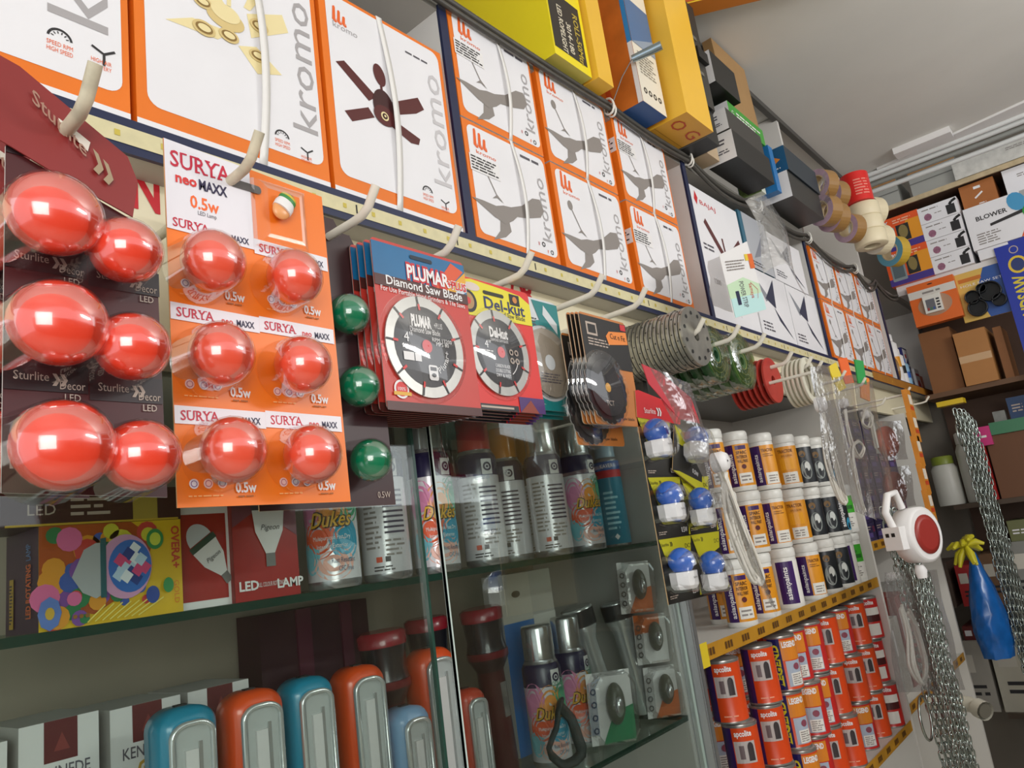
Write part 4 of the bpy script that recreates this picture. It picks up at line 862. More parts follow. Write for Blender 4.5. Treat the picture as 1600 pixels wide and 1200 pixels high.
b = MB(); f3 = Fr((xa + w * .52, -.006, zt - .008), (1, 0, -.45), (.45, 0, 1)); b.slab(f3, [(0, -.085), (w * .46, -.085), (w * .46, 0), (0, 0)], .0012, BK2, KRAFT)
b.poly(f3, [(0, 0), (.012, -.03), (w * .4, -.02), (w * .46, 0)], LIME, 2); b.poly(f3, [(0, -.085), (w * .46, -.085), (w * .46, -.066), (.02, -.078)], LIME, 2); b.text(f3, '0.5W', w * .34, -.062, .008, WHITE, 3, fit=.02); part(b, 'torn_flap', cc.root, 'torn and tilted corner of the card')
HOLD = mat('e4e4e4', .3)
def holder_bulb(c, tilt=0):
    root = cc.root; b = MB(); b.ball((0, 0, .010), .0205, .0205, .020, BULB_B, 22, 12, z0=-.75)
    o = part(b, 'bulb', root, None, c); o.rotation_euler = (0, tilt, 0)
    h = MB(); h.lathe([(.0212, -.0055), (.0222, -.006), (.0218, -.026), (.0180, -.031), (.0120, -.032)], HOLD, 8, sm=False); h.text(Fr((-.006, -.0222, -.016)), 'Sturlite', 0, 0, .003, TXT, 1, fit=.012); part(h, 'holder', o, 'white holder')
    d = MB(); rows = [[((.026 - .0) * k * math.cos(t) , -.003 * 0 + y, .030 * k * math.sin(t) - .006) for t in [2 * PI * i / 22 for i in range(22)]] for k, y in ((1.08, .021), (1.0, 0), (1.0, -.018), (.85, -.025), (.3, -.027))]
    d.grid(rows, DOME, True, True, flip=True); part(d, 'blister', o)
for (x, y, t) in ((1027, 683, 0), (1088, 692, .38), (1047, 782, 0), (1096, 790, 0), (1066, 887, 0), (1114, 890, 0)): holder_bulb(cc.c3(x, y, .576), t)
b = MB(); p = P(1066, 604, Y=.59)
b.tube([(p.x, .80, p.z - .014), (p.x, .62, p.z - .014), (p.x, .60, p.z - .010), (p.x, .592, p.z + .004)], .0028, hook_m2, 8); wsp(b, 'hook')
def bag(root, pts, Y, bulge=.012, m=None, name='bag'):
    """clear bag: outline corners as pixels tl, tr, br, bl on the plane Y"""
    q = [P(*p, Y=Y) for p in pts]; o = root.location; n = 9
    for side, s in ((0, -1),):
        rows = []
        for i in range(n):
            t = i / (n - 1); a = q[0].lerp(q[3], t); c = q[1].lerp(q[2], t)
            rows.append([a.lerp(c, k / 6) - Vector((o.x, o.y, o.z - ZC)) + Vector((.002 * math.sin(9 * t + k), -bulge * math.sin(PI * k / 6) * (.6 + .4 * math.sin(PI * t)) + .003 * math.sin(5 * k + 11 * t), 0)) for k in range(7)])
        b = MB(); b.grid(rows, m or BAG)
    return part(b, name, root)
LEAD = mat('dedad0', .4)
def loops(root, pxs, Y, r, n, spread, mat_=None, name='cable'):
    o = root.location; b = MB()
    for k in range(n):
        pts = []
        for i, p in enumerate(pxs):
            v = P(*p, Y=Y) - Vector((o.x, o.y, o.z - ZC)); s = (k - (n - 1) / 2) * spread
            pts.append(v + Vector((s * (1 - .5 * (i % 2)), .004 * math.sin(3 * k + i), s * .25 * math.cos(i))))
        cp = []
        for i in range(len(pts) - 1):
            for q in range(6):
                t = q / 6; p0 = pts[max(i - 1, 0)]; p1 = pts[i]; p2 = pts[i + 1]; p3 = pts[min(i + 2, len(pts) - 1)]
                cp.append(.5 * ((2 * p1) + (p2 - p0) * t + (2 * p0 - 5 * p1 + 4 * p2 - p3) * t * t + (3 * p1 - p0 - 3 * p2 + p3) * t ** 3))
        cp.append(pts[-1]); b.tube(cp, r, mat_ or LEAD, 6)
    return part(b, name, root)
def rail_hook(px, Y):
    p = P(*px, Y=Y); b = MB(); b.tube([(p.x, .80, p.z - .008), (p.x, Y + .02, p.z - .008), (p.x, Y + .004, p.z - .005), (p.x, Y - .012, p.z + .014)], .0042, hook_m2, 8); wsp(b, 'hook')
for q_, y_ in (((1279, 574), .563), ((1316, 588), .598), ((1348, 598), .633), ((1380, 628), .66), ((1418, 612), .60), ((1448, 625), .66)): rail_hook(q_, y_)
def lead(label, Y, plug, pr, cable, outline, n=3, header=None, group=None, wr=.0026, plugm=WHITE):
    p = P(*plug, Y=Y); root = thing('extension_lead', label, 'cable', (p.x, Y, p.z), (0, 0, 0), group)
    b = MB(); b.lathe([(pr * .3, -.013), (pr * .8, -.012), (pr, -.006), (pr, .010)], plugm, 24, axis='y'); b.disc(Fr((0, -.0132, 0)), 0, 0, .0018, DRK, 1, n=8); part(b, 'plug', root)
    loops(root, cable, Y, wr, n, .008); bag(root, outline, Y - .012)
    if header:
        L = [P(*q, Y=Y - .012) - Vector((p.x, Y, p.z)) for q in header]; h = MB(); h.slab(Fr((0, -.014, 0)), [(v.x, v.z) for v in L], .001, mat('c0303c', .4), mat('c0303c', .4)); part(h, 'header', root, 'red paper header')
    return root
lead('white lead with a round plug in a red topped bag over the blue bulb card', .525, (1125, 722), .0165, ((1128, 735), (1150, 800), (1178, 880), (1188, 905), (1178, 908), (1150, 850), (1135, 790), (1132, 740)), ((1010, 575), (1075, 600), (1212, 965), (1188, 925)), 4, ((1092, 662), (1060, 655), (1012, 600), (1001, 569), (1030, 582), (1078, 622)))
lead('white extension lead in a clear bag under the white rings, nearest of the hanging bags', .575, (1282, 632), .018, ((1285, 645), (1300, 700), (1318, 770), (1322, 785), (1312, 780), (1292, 720), (1284, 650)), ((1266, 574), (1294, 570), (1338, 800), (1296, 745)), 3, group='leads in hanging bags')
lead('white extension lead in a clear bag, middle of the hanging bags', .61, (1318, 630), .013, ((1320, 640), (1330, 690), (1342, 715), (1350, 700), (1340, 690), (1330, 705), (1340, 760), (1352, 800)), ((1302, 590), (1330, 586), (1370, 815), (1335, 800)), 3, group='leads in hanging bags')
lead('grey corded lead in a clear bag, farthest of the hanging bags', .645, (1352, 648), .012, ((1350, 640), (1362, 650), (1358, 668), (1348, 660), (1356, 640), (1370, 700)), ((1335, 600), (1362, 596), (1408, 820), (1368, 810)), 3, group='leads in hanging bags')
# the hang tag of a bagged power strip
cy = mat('bfe6e4', .4)
cc = Card('power_strip_tag', 'white and pale blue hang tag printed POWER STRIP on a clear bag', 'tag', .60, (1160, 440)); g = cc.g; f = cc.f
b = MB(); Q = [g(1148, 498), g(1198, 484), g(1167, 377), g(1124, 398)]
b.slab(f, Q, .001, WHITE, WHITE); u = Vector((Q[1][0] - Q[0][0], 0, Q[1][1] - Q[0][1])); v = Vector((Q[3][0] - Q[0][0], 0, Q[3][1] - Q[0][1])); W_, H_ = u.length, v.length
f2 = Fr((Q[0][0], 0, Q[0][1]), u, v); b.rect(f2, .02 * W_, .01 * H_, .98 * W_, .30 * H_, cy, 2); b.poly(f2, [(.0, .52 * H_), (.5 * W_, .60 * H_), (W_ * .95, .45 * H_), (W_ * .95, .3 * H_), (0, .3 * H_)], mat('c8e4c0', .4), 2)
b.text(f2, 'POWER STRIP', .34 * W_, .54 * H_, .13 * W_, TXT, 3, rot=-PI / 2, al='L', fit=.42 * H_, bold=.01); b.rect(f2, .18 * W_, .18 * H_, .28 * W_, .40 * H_, NAVY, 3, .002); b.line(f2, [(.68 * W_, .50 * H_), (.86 * W_, .36 * H_), (.80 * W_, .22 * H_)], .0015, RED, 3); b.text(f2, 'samaya', .62 * W_, .48 * H_, .11 * W_, RED, 3, rot=-PI / 2, al='L', fit=.24 * H_)
b.rect(f2, .80 * W_, .72 * H_, .95 * W_, .97 * H_, mat('e06a2a', .4), 2); b.rect(f2, .70 * W_, .86 * H_, .80 * W_, .97 * H_, mat('e8c93a', .4), 2); b.lines(f2, .1 * W_, .72 * H_, .66 * W_, .90 * H_, 4, GRD, 3)
part(b, 'tag', cc.root); bag(cc.root, ((1106, 408), (1140, 392), (1160, 498), (1112, 478)), .640, .012)
# ---------------------------------------------------------------- inside the glass cabinet: spray cans
CANW = mat('dcdade', .22, metal=.15, spec=.7); CANV = mat('2c2748', .25, spec=.6); SIL = mat('cfd0d0', .18, metal=.85); TIN = mat('b8b8ba', .25, metal=.8)
GOLD = mat('d9a832', .35); GLASSCAP = mat('b9c0bc', .15, metal=.6)
SHELF1, SHELF2 = -.0098, -.3348
def can(label, cx, by, Y, kind, capm, h=.162, R=.0325, z=SHELF1, caph=.052, group='spray cans on the upper glass shelf', ofs=0, x=None):
    x = P(cx, by, Y=Y).x if x is None else x
    root = thing('spray_can', label, 'spray can', (x, Y, z), (0, 0, -math.atan2(x, Y) + ofs), group)
    b = MB(); b.lathe([(R * .93, 0), (R, .004), (R, .010), (R, h - .028), (R, h), (R * .90, h + .007), (R * .82, h + .011), (R * .82, h + .013)], [TIN, TIN, CANW, CANV, CANV, TIN, TIN], 28)
    f = Cyl(R)
    if kind == 'front':
        for a, c, rx, ry, mm in ((-.026, .100, .020, .030, 'd98ab0'), (.002, .095, .022, .030, 'e89a4a'), (.026, .105, .02, .028, '4aa47a'), (-.016, .060, .022, .024, 'e0603a'), (.016, .058, .02, .026, '3a9ab8'), (.0, .030, .026, .02, 'e6b0a0'), (-.03, .04, .014, .022, '7ac0cc')):
            for q in range(3): b.disc(f, a, c, rx * (1 - .25 * q), mat(mm, .3), 1 + q, ry * (1 - .25 * q), 16)
        b.text(f, 'Dukes', .001, .0735, .019, mat('3a2a10', .4), 5, shear=.35, fit=.051, bold=.04); b.text(f, 'Dukes', 0, .074, .018, GOLD, 6, shear=.35, fit=.050, bold=.012)
        b.text(f, 'Multipurpose Fast Dry', 0, .058, .0055, WHITE, 6, fit=.044); b.text(f, 'Interior/Exterior', 0, .048, .0055, WHITE, 6, fit=.036); b.text(f, 'Rust Resistant', .012, .030, .006, mat('1d4a6a', .4), 6, fit=.028); b.text(f, 'CFC Free', .014, .020, .006, mat('1d4a6a', .4), 6, fit=.018)
        b.text(f, 'COLOUR', .022, .122, .007, mat('2a8a6a', .4), 6, fit=.03); b.text(f, 'SPRAY', .022, .112, .007, mat('2a8a6a', .4), 6, fit=.026)
    else:
        for k in range(9): b.rect(f, .000, .060 + .0068 * k, .030, .0628 + .0068 * k, MAXX, 1)
        b.lines(f, -.028, .040, -.004, .125, 13, GRD, 1); b.lines(f, .0, .030, .028, .054, 4, GRD, 1)
        b.rect(f, -.014, .024, -.006, .031, mat('d9532f', .4), 1); b.rect(f, -.002, .024, .005, .031, DRK, 1); b.lines(f, -.018, .012, .016, .020, 2, DRK, 1)
    b.rect(f, .008, h - .027, .026, h - .003, WHITE, 1); b.ring(f, .017, h - .015, .004, .007, CANV, 2, 14); b.disc(f, .017, h - .015, .0022, CANV, 2, n=8)
    part(b, 'body', root)
    c = MB(); r2 = R * .80; c.lathe([(r2, h + .0135), (r2, h + .010 + caph), (r2 * .93, h + .0145 + caph), (0.0005, h + .015 + caph)], capm, 24); part(c, 'cap', root)
    return root
REDCAP = mat('c8282c', .25, coat=.4); ORCAP = mat('c47a1e', .3, coat=.3); DKCAP = mat('2a2824', .25, coat=.3)
can('colourful spray can with gold script, leftmost of the row, next to the lamp boxes', 525, 918, .800, 'front', DKCAP)
can('white spray can showing its small print side, below the green bulbs', 608, 905, .806, 'back', DKCAP)
can('colourful spray can with a silver cap, beside the edge of the glass door', 686, 893, .800, 'front', GLASSCAP, ofs=.35)
can('white spray can with a red cap', 763, 882, .800, 'back', REDCAP)
can('white spray can with an orange cap, half hidden beside the red capped one', 806, 873, .862, 'back', ORCAP, ofs=-.3)
can('white spray can with a shiny silver cap and bar lines, beyond the orange capped one', 868, 867, .800, 'back', SIL, ofs=.1)
can('colourful spray can with a silver cap, near the cabinet end', 920, 857, .800, 'front', SIL, ofs=.45)
can('dim spray can with an orange cap in the back row', 845, 870, .92, 'back', ORCAP, ofs=.2)
root = thing('spray_can', 'slim teal spray can with a red band, last on the upper glass shelf', 'spray can', (1.318, .845, SHELF1), (0, 0, -1.0))
b = MB(); R = .026; b.lathe([(R * .9, 0), (R, .004), (R, .135), (R, .150), (R, .168), (R * .8, .176)], [TIN, mat('1c7c96', .3), RED, mat('2a5a9c', .3), TIN], 24); f = Cyl(R)
b.text(f, 'KAVER', .0, .155, .008, WHITE, 1, fit=.026); b.lines(f, -.016, .03, .014, .11, 8, mat('9ad0dc', .4), 1); b.poly(f, [(0, .012), (.005, .018), (0, .024), (-.005, .018)], WHITE, 1); part(b, 'body', root)
b = MB(); b.lathe([(R * .78, .1765), (R * .76, .205), (R * .6, .21)], mat('9ab4c4', .3), 20); part(b, 'cap', root)
can('pale narrow spray can squeezed in before the slim teal one', 945, 853, .89, 'back', TIN, h=.13, R=.022, caph=.03, x=1.265)

# lamp boxes on the upper glass shelf
def d_overa(b, f, w, h):
    b.rect(f, 0, 0, w, h, mat('dcb51f', .35, noise=.08, scale=30), 1); b.poly(f, [(0, h), (0, .25 * h), (.35 * w, .1 * h), (.62 * w, .3 * h), (.8 * w, .8 * h), (.62 * w, h)], mat('b5541f', .35, noise=.3, scale=20), 2)
    R_ = random.Random(4)
    for k in range(44):
        a, c = R_.random() * .8, R_.random(); r = .004 + .009 * R_.random(); b.disc(f, .02 * w + a * w, .06 * h + .86 * c * h, r, mat(R_.choice(('7a4a9a', '2a7a4a', 'c4403a', '3a5aa8', 'd9932a', 'c9c43a', 'd86a9a')), .35), 3 + k % 3, n=12)
    b.poly(f, [(.20 * w, .48 * h), (.28 * w, .74 * h), (.36 * w, .80 * h), (.40 * w, .80 * h), (.40 * w, .28 * h), (.36 * w, .25 * h), (.27 * w, .32 * h)], mat('a9aeb0', .3), 8)
    b.disc(f, .57 * w, .54 * h, .19 * w, mat('cf9ac0', .3), 7, .33 * h, 28); b.disc(f, .60 * w, .54 * h, .155 * w, mat('2d6cc0', .3), 8, .27 * h, 28)
    for k in range(14):
        a, c = .60 * w + .11 * w * math.cos(k * 2.4) * (.3 + .05 * k), .54 * h + .20 * h * math.sin(k * 2.4) * (.3 + .05 * k)
        b.poly(f, [(a - .006, c), (a, c + .008), (a + .007, c + .002), (a + .001, c - .006)], mat(('b8d4ea', 'd4467a', '1d3f8a', 'e6eef4')[k % 4], .3), 9)
    b.poly(f, [(.39 * w, .84 * h), (.43 * w, .85 * h), (.43 * w, .25 * h), (.39 * w, .25 * h)], mat('1d5a62', .3), 9)
    b.disc(f, .79 * w, .80 * h, .065 * w, mat('2d8a4a', .35), 6, .11 * h, 20); b.disc(f, .79 * w, .80 * h, .042 * w, mat('c9d44a', .35), 7, .07 * h, 18)
    b.text(f, 'OVERA+', .92 * w, .93 * h, .062 * w, mat('c4402a', .35), 4, rot=-PI / 2, al='L', fit=.46 * h, bold=.03); b.text(f, 'GOLD', .93 * w, .34 * h, .04 * w, mat('d9762a', .35), 4, rot=-PI / 2, al='L', fit=.24 * h)
    b.disc(f, .06 * w, .16 * h, .075 * w, mat('5a7ac0', .35), 8, .16 * h, 8); b.disc(f, .06 * w, .16 * h, .03 * w, mat('c9a43a', .35), 9, .06 * h, 10)
    for k in range(3): b.disc(f, (.22 + .04 * k) * w, .1 * h, .016 * w, mat('8a5a1a', .4), 8, n=6)
    for k in range(8): b.line(f, [(.3 * w + .05 * k * w, .03 * h), (.42 * w + .06 * k * w, .18 * h)], .0012, mat('e8d86a', .35), 8)
    b.disc(f, .76 * w, .22 * h, .05 * w, mat('2a4a9a', .35), 8, .09 * h, 16); b.disc(f, .88 * w, .30 * h, .04 * w, mat('2d8a4a', .35), 8, .08 * h, 16)
def d_ovl(b, f, w, h):
    b.text(f, 'LED ROTATING', .80 * w, .14 * h, .14 * w, mat('d4602a', .4), 2, rot=PI / 2, al='L', fit=.52 * h, bold=.03); b.text(f, 'LAMP', .80 * w, .70 * h, .14 * w, mat('5a8ac4', .4), 2, rot=PI / 2, al='L', fit=.16 * h); b.rect(f, .15 * w, .06 * h, .28 * w, .55 * h, mat('b9932f', .4), 2); b.lines(f, .17 * w, .1 * h, .26 * w, .5 * h, 12, MAXX, 3)
pO = P(60, 985, Y=.787)
plain('lamp_box', 'yellow box picturing a colourful rotating disco lamp, at the left of the upper glass shelf', 'lamp box', pO.x, SHELF1, .133, .094, .085, .787, mat('3a1d3a', .4), draw=d_overa, drawl=d_ovl)
def d_dk(b, f, w, h):
    b.lines(f, .35 * w, .2 * h, .6 * w, .8 * h, 3, SLV, 2); b.text(f, 'LED', .2 * w, .3 * h, .3 * h, SLV, 2); b.rect(f, .7 * w, .05 * h, .85 * w, .9 * h, mat('a8923a', .5), 2); b.rect(f, .02 * w, 0, .98 * w, .06 * h, mat('c9a832', .4), 2)
plain('lamp_box', 'dark maroon box lying on top of the yellow disco lamp box', 'lamp box', pO.x - .03, SHELF1 + .0945, .165, .034, .08, .789, mat('3a1a1e', .4), draw=d_dk)
def lampart(b, f, cx, cy, s, rot, m1, l=4):
    c, d = math.cos(rot), math.sin(rot); T = lambda x, y: (cx + s * (x * c - y * d), cy + s * (x * d + y * c))
    b.poly(f, [T(x, y) for x, y in ((-.42, .05), (.42, .05), (.36, -.45), (.18, -.82), (.12, -.95), (-.12, -.95), (-.18, -.82), (-.36, -.45))], WHITE, l)
    b.poly(f, [T(x, y) for x, y in ((-.44, .04), (.44, .04), (.44, .22), (-.44, .22))], m1, l + 1); b.poly(f, [T(.38 * math.cos(t), .24 + .5 * math.sin(t)) for t in [PI * k / 12 for k in range(13)]], mat('c9ccd0', .3), l)
    b.poly(f, [T(x, y) for x, y in ((-.12, -.95), (.12, -.95), (.12, -1.25), (-.12, -1.25))], mat('7a7a78', .3), l)
    b.text(f, 'Pigeon', *T(.02, -.42), s * .13, DRK, l + 2, rot=rot, shear=.3)
def d_wl(b, f, w, h):
    b.rect(f, 0, 0, w, h, WHITE, 1); b.rect(f, 0, .06 * h, .80 * w, .78 * h, mat('b3261f', .35, noise=.3, scale=18), 2); lampart(b, f, .42 * w, .50 * h, .038, .6, mat('2a4a3a', .3)); b.lines(f, .1 * w, .84 * h, .8 * w, .95 * h, 4, GRD, 2)
def d_ll(b, f, w, h):
    b.rect(f, 0, 0, w, h, mat('b3241f', .35, noise=.35, scale=14), 1); b.poly(f, [(0, h), (0, .6 * h), (.4 * w, .75 * h), (w, .5 * h), (w, h)], mat('8a4a5a', .35, noise=.4, scale=25), 2); b.rect(f, 0, .92 * h, w, h, mat('c99a2a', .35), 3)
    lampart(b, f, .55 * w, .72 * h, .050, 0, mat('4a4a52', .3)); b.text(f, 'LED', .20 * w, .085 * h, .010, WHITE, 3, bold=.03); b.text(f, 'FULL COLOUR ROTATING', .53 * w, .10 * h, .005, WHITE, 3, fit=.034); b.text(f, 'LAMP', .84 * w, .075 * h, .010, WHITE, 3, bold=.03)
pa = P(283, 950, Y=.805); pb_ = P(372, 938, Y=.790)
plain('lamp_box', 'white and red box picturing a tilted white lamp, middle of three lamp boxes', 'lamp box', pa.x, SHELF1, .066, .128, .07, .803, WHITE, draw=d_wl)
plain('lamp_box', 'red box printed LED LAMP picturing an upright white lamp, beside the spray cans', 'lamp box', pb_.x, SHELF1, .083, .136, .075, .795, mat('8a1f1c', .4), draw=d_ll)

# lower glass shelf: lanterns, boxes, torches
LW = mat('d3d7d6', .15, metal=.1); CHR = mat('dfe2e2', .14, metal=.65); LENS = film('lens', refl=.18, rough=.03)
def lantern(label, cx, topy, Y, m, w, lean=0, zt=None, group='rechargeable lanterns on the lower glass shelf'):
    p = P(cx, topy, Y=Y); H = p.z - SHELF2; x = p.x; w *= .94
    root = thing('lantern', label, 'lantern', (x, Y, SHELF2), (0, 0, lean + .20), group); d = .046
    def outline(k, z0=0, z1=H, ww=w):
        pts = []
        for i in range(7): t = PI / 2 * i / 6; pts.append((ww / 2 - .018 * (1 - math.cos(t - PI / 2 + PI / 2)) * 0, z0)) if i == 0 else None
        pts = [(-ww / 2 + k, z0 + k), (ww / 2 - k, z0 + k)]
        r = ww * .40
        for i in range(9): t = PI / 2 * i / 8; pts.append((ww / 2 - r + (r - k) * math.cos(t), z1 - r * .8 + (r * .8 - k) * math.sin(t)))
        for i in range(9): t = PI / 2 + PI / 2 * i / 8; pts.append((-ww / 2 + r + (r - k) * math.cos(t), z1 - r * .8 + (r * .8 - k) * math.sin(t)))
        return pts
    b = MB(); rows = [[(a, y, c) for a, c in outline(k)] for k, y in ((.012, 0), (.004, .003), (0, .010), (0, d - .008), (.006, d))]
    b.grid(rows, m, True, True, flip=True); b.face(rows[0], m); b.face(rows[-1][::-1], m); part(b, 'body', root)
    b = MB(); o1 = [(a, c) for a, c in outline(0, .03, H - .013, w * .74)]; o2 = [(a, c) for a, c in outline(.0045, .03, H - .013, w * .74)]
    rows = [[(a, y, c) for a, c in o] for o, y in ((o1, -.0006), (o1, -.006), (o2, -.007), (o2, -.001))]; b.grid(rows, CHR, True, True, flip=True); part(b, 'window_rim', root, 'shiny rim')
    b = MB(); b.face([(a, -.0012, c) for a, c in o2], LW); b.box(-w * .13, -.0050, .04, w * .08, -.0012, H - .040, WHITE); b.box(w * .10, -.0035, .04, w * .16, -.0012, H - .034, CHR); part(b, 'lamp_panel', root)
    b = MB(); b.face([(a, -.0062, c) for a, c in o2], LENS); part(b, 'window', root)
    b = MB(); b.box(-.006, .020, H - .0015, .006, .028, H + .0015, BLACK); part(b, 'hanger', root)
    if cx in (405, 575, 683): b = MB(); b.slab(Fr((-w / 2 - .0008, .036, .05), (0, -1, 0)), [(0, 0), (.014, 0), (.014, .05), (.007, .062), (0, .05)], .0006, BLACK); part(b, 'side_switch', root, 'black switch')
    return root
LBL = mat('1c86a6', .28, coat=.4); LOR = mat('e2501a', .28, coat=.4); LPA = mat('7ea6cc', .3, coat=.4)
lantern('teal blue lantern nearest the left, in front of the maroon topped cartons', 297, 1104, .795, LBL, .066, -.25)
lantern('orange lantern between the two teal blue ones', 405, 1078, .797, LOR, .068, -.25)
lantern('teal blue lantern between two orange ones', 490, 1058, .800, LBL, .062, -.25)
lantern('tall orange lantern to the right of the second teal blue one', 572, 1040, .812, LOR, .066, -.25)
lantern('small pale blue lantern standing lower than the rest', 648, 1104, .792, LPA, .058, -.25)
lantern('tallest orange lantern, seen through both door panes', 684, 1012, .845, LOR, .074, -.25)
lantern('small red orange lantern at the right end of the lanterns', 742, 1076, .835, mat('c8442a', .3, coat=.4), .050, -.25)
MRN = mat('5a1c1e', .45)
def d_ken(b, f, w, h):
    b.rect(f, 0, 0, w, h, mat('d4d2d0', .45), 1); b.rect(f, .30 * w, h * .84, .72 * w, h, MRN, 2); b.poly(f, [(.42 * w, .88 * h), (.52 * w, .95 * h), (.62 * w, .88 * h)], mat('7c3430', .45), 3)
    b.text(f, 'KENNEDE', .52 * w, .775 * h, .0115, TXT, 2, fit=.72 * w, bold=.01); b.text(f, 'Gold', .56 * w, .70 * h, .013, mat('b8933a', .4), 2, fit=.40 * w, bold=.05)
    b.rect(f, .2 * w, .55 * h, .9 * w, .63 * h, DRK, 2); b.text(f, 'LED', .5 * w, .57 * h, .012, WHITE, 3)
for i, (xa, xb, zt, t) in enumerate(((25, 157, (40, 1136), 'with its wordmark fully in view, at the far left corner'), (168, 284, (200, 1104), 'standing behind the first teal blue lantern'), (290, 390, (320, 1076), 'standing behind the first orange lantern'), (-120, 15, (0, 1160), 'cut off by the left edge of the photo'))):
    Yk = .880 + .012 * i if i < 3 else .872
    p0 = P(xa, zt[1], Y=Yk); p1 = P(xb, zt[1] - 15, Y=Yk); zz = P(*zt, Y=Yk).z
    plain('lantern_carton', 'white maroon marked carton ' + t, 'carton', p0.x + .002, SHELF2, p1.x - p0.x - .004, zz - SHELF2, .10, Yk, mat('bdbab6', .5), draw=d_ken, group='white lantern cartons on the lower shelf')
b = MB(); pt = P(425, 950, Y=1.0); b.box(-.01, 0, 0, .185, .06, .30, mat('3a1020', .6, noise=.4, scale=12)); b.box(.05, -.004, 0, .075, 0, .30, mat('551830', .6)); b.box(.13, -.004, 0, .15, 0, .30, mat('551830', .6))
solo(b, 'quilted_bag', 'dark maroon quilted bag at the back behind the lanterns', 'bag', (pt.x, 1.02, SHELF2), (0, 0, 0))
def torch(label, top, Y, tilt):
    p = P(*top, Y=Y); L = p.z - SHELF2; root = thing('torch', label, 'torch', (p.x + math.sin(tilt) * 0, Y, SHELF2 + .001), (0, tilt, 0), 'dark torches behind the lanterns')
    b = MB(); b.lathe([(.020, .002), (.022, .01), (.022, L * .62), (.034, L * .70), (.034, L * .74)], [BLACK, mat('4a1a1e', .3), mat('2a1a1c', .3), mat('6a1a22', .3)], 24); part(b, 'barrel', root)
    b = MB(); b.lathe([(.033, L * .742), (.030, L * .80), (.033, L * .92)], mat('1c1c22', .25, coat=.4), 24); part(b, 'head', root)
    b = MB(); b.lathe([(.0345, L * .922), (.0355, L * .985), (.030, L)], mat('8c1c2a', .25, coat=.4), 24); part(b, 'rim', root, 'red rim')
    b = MB(); b.box(-.006, -.0235, L * .35, .006, -.0215, L * .55, SIL); part(b, 'switch', root)
for t, pp, Y, a in (('dark torch with a red rim, leftmost of the three torches', (603, 985), .885, -.04), ('dark torch with a red rim, behind the tallest orange lantern', (668, 965), .94, -.02), ('dark torch with a red rim, rightmost, beside the silver cans', (760, 948), .885, -.06)): torch(t, pp, Y, a)
can('tall silver capped colourful can on the lower shelf, left one of the pair', 850, 1190, .850, 'front', SIL, h=.150, z=SHELF2, caph=.052, group='spray cans on the lower glass shelf', ofs=.2, x=P(850, 1080, Y=.85).x)
can('tall silver capped colourful can on the lower shelf, right one of the pair', 905, 1180, .870, 'front', SIL, h=.150, z=SHELF2, caph=.052, group='spray cans on the lower glass shelf', ofs=.6, x=P(897, 1080, Y=.87).x)
def d_bw(b, f, w, h):
    b.rect(f, 0, 0, w, h * .72, mat('2a72b8', .4), 1); b.rect(f, .56 * w, 0, w, h * .74, mat('d6d4cc', .4), 2); b.rect(f, 0, h * .72, w * .56, h, mat('c9c4b8', .45), 1); b.disc(f, .28 * w, .88 * h, .012, mat('4a463e', .5), 2, .006)
plain('boxed_item', 'blue and white box with a hanging tab, behind the silver capped cans', 'box', P(788, 985, Y=.93).x, SHELF2, .15, P(840, 890, Y=.93).z - SHELF2, .04, .93, mat('b9b6ae', .45), draw=d_bw)
for i, (t0, t1, Y) in enumerate((((900, 950), (985, 1128), .93), ((960, 940), (1012, 1120), .95))):
    a = P(*t0, Y=(.90, .865)[i]); c = Vector((min(a.x + .035, 1.318), a.y - .02, SHELF2 + .012)); a.x = min(a.x, 1.31); d = (a - c); L = d.length
    root = thing('chrome_torch', ['nearer', 'farther'][i] + ' long chrome torch leaning among the blister packs', 'torch', tuple(c)); root.rotation_euler = d.to_track_quat('Z', 'Y').to_euler()
    b = MB(); b.lathe([(.019, 0), (.020, .01), (.020, L * .72), (.030, L * .84), (.031, L * .98)], [CHR, CHR, CHR, mat('3a3a3a', .3)], 22); part(b, 'barrel', root)
    b = MB(); b.lathe([(.0312, L * .982), (.0312, L), (.02, L * 1.002)], CHR, 22); part(b, 'rim', root)
def blisterpack(label, c, Y, w, h, tilt, mc, z, yaw=-.5, flip=False):
    x = min(P(*c, Y=Y).x, 1.312); root = thing('headlamp_pack', label, 'headlamp', (x, Y, z), (0, tilt, yaw), 'headlamp blister packs'); b = MB()
    b.slab(Fr((-w / 2, .014, 0)), [(0, 0), (w, 0), (w, h), (0, h)], .0012, WHITE, WHITE); f = Fr((-w / 2, .0135, 0))
    b.poly(f, [(.25 * w, 0), (w, 0), (w, .5 * h), (.55 * w, .42 * h)] if not flip else [(0, .6 * h), (.8 * w, .66 * h), (.8 * w, h), (0, h)], mc, 2)
    for k in range(4): b.ring(f, .12 * w, (.2 + .18 * k) * h, .003, .0055, DRK, 3, 10)
    part(b, 'card', root)
    b = MB(); b.ball((.005, .004, h * .55), w * .20, .014, h * .30, mat('5a5c4a', .3, noise=.3, scale=60), 18, 10); b.ball((.005, -.004, h * .52), w * .11, .010, h * .16, SIL, 16, 8); part(b, 'headlamp', root)
    b = MB(); o = [(-w / 2, 0), (w / 2, 0), (w / 2, h), (-w / 2, h)]
    def ro(k, y): return [((w / 2 - k) * sx, y, h / 2 + (h / 2 - k) * sz) for sx, sz in ((-1, -.7), (-.7, -1), (.7, -1), (1, -.7), (1, .7), (.7, 1), (-.7, 1), (-1, .7))]
    rows = [ro(0, .016), ro(0, .012), ro(.004, -.012), ro(.008, -.014)]; b.grid(rows, FILM, True, False, flip=True); b.face(rows[-1], FILM); part(b, 'shell', root, 'clear shell')
HO = mat('cf6a2f', .4)
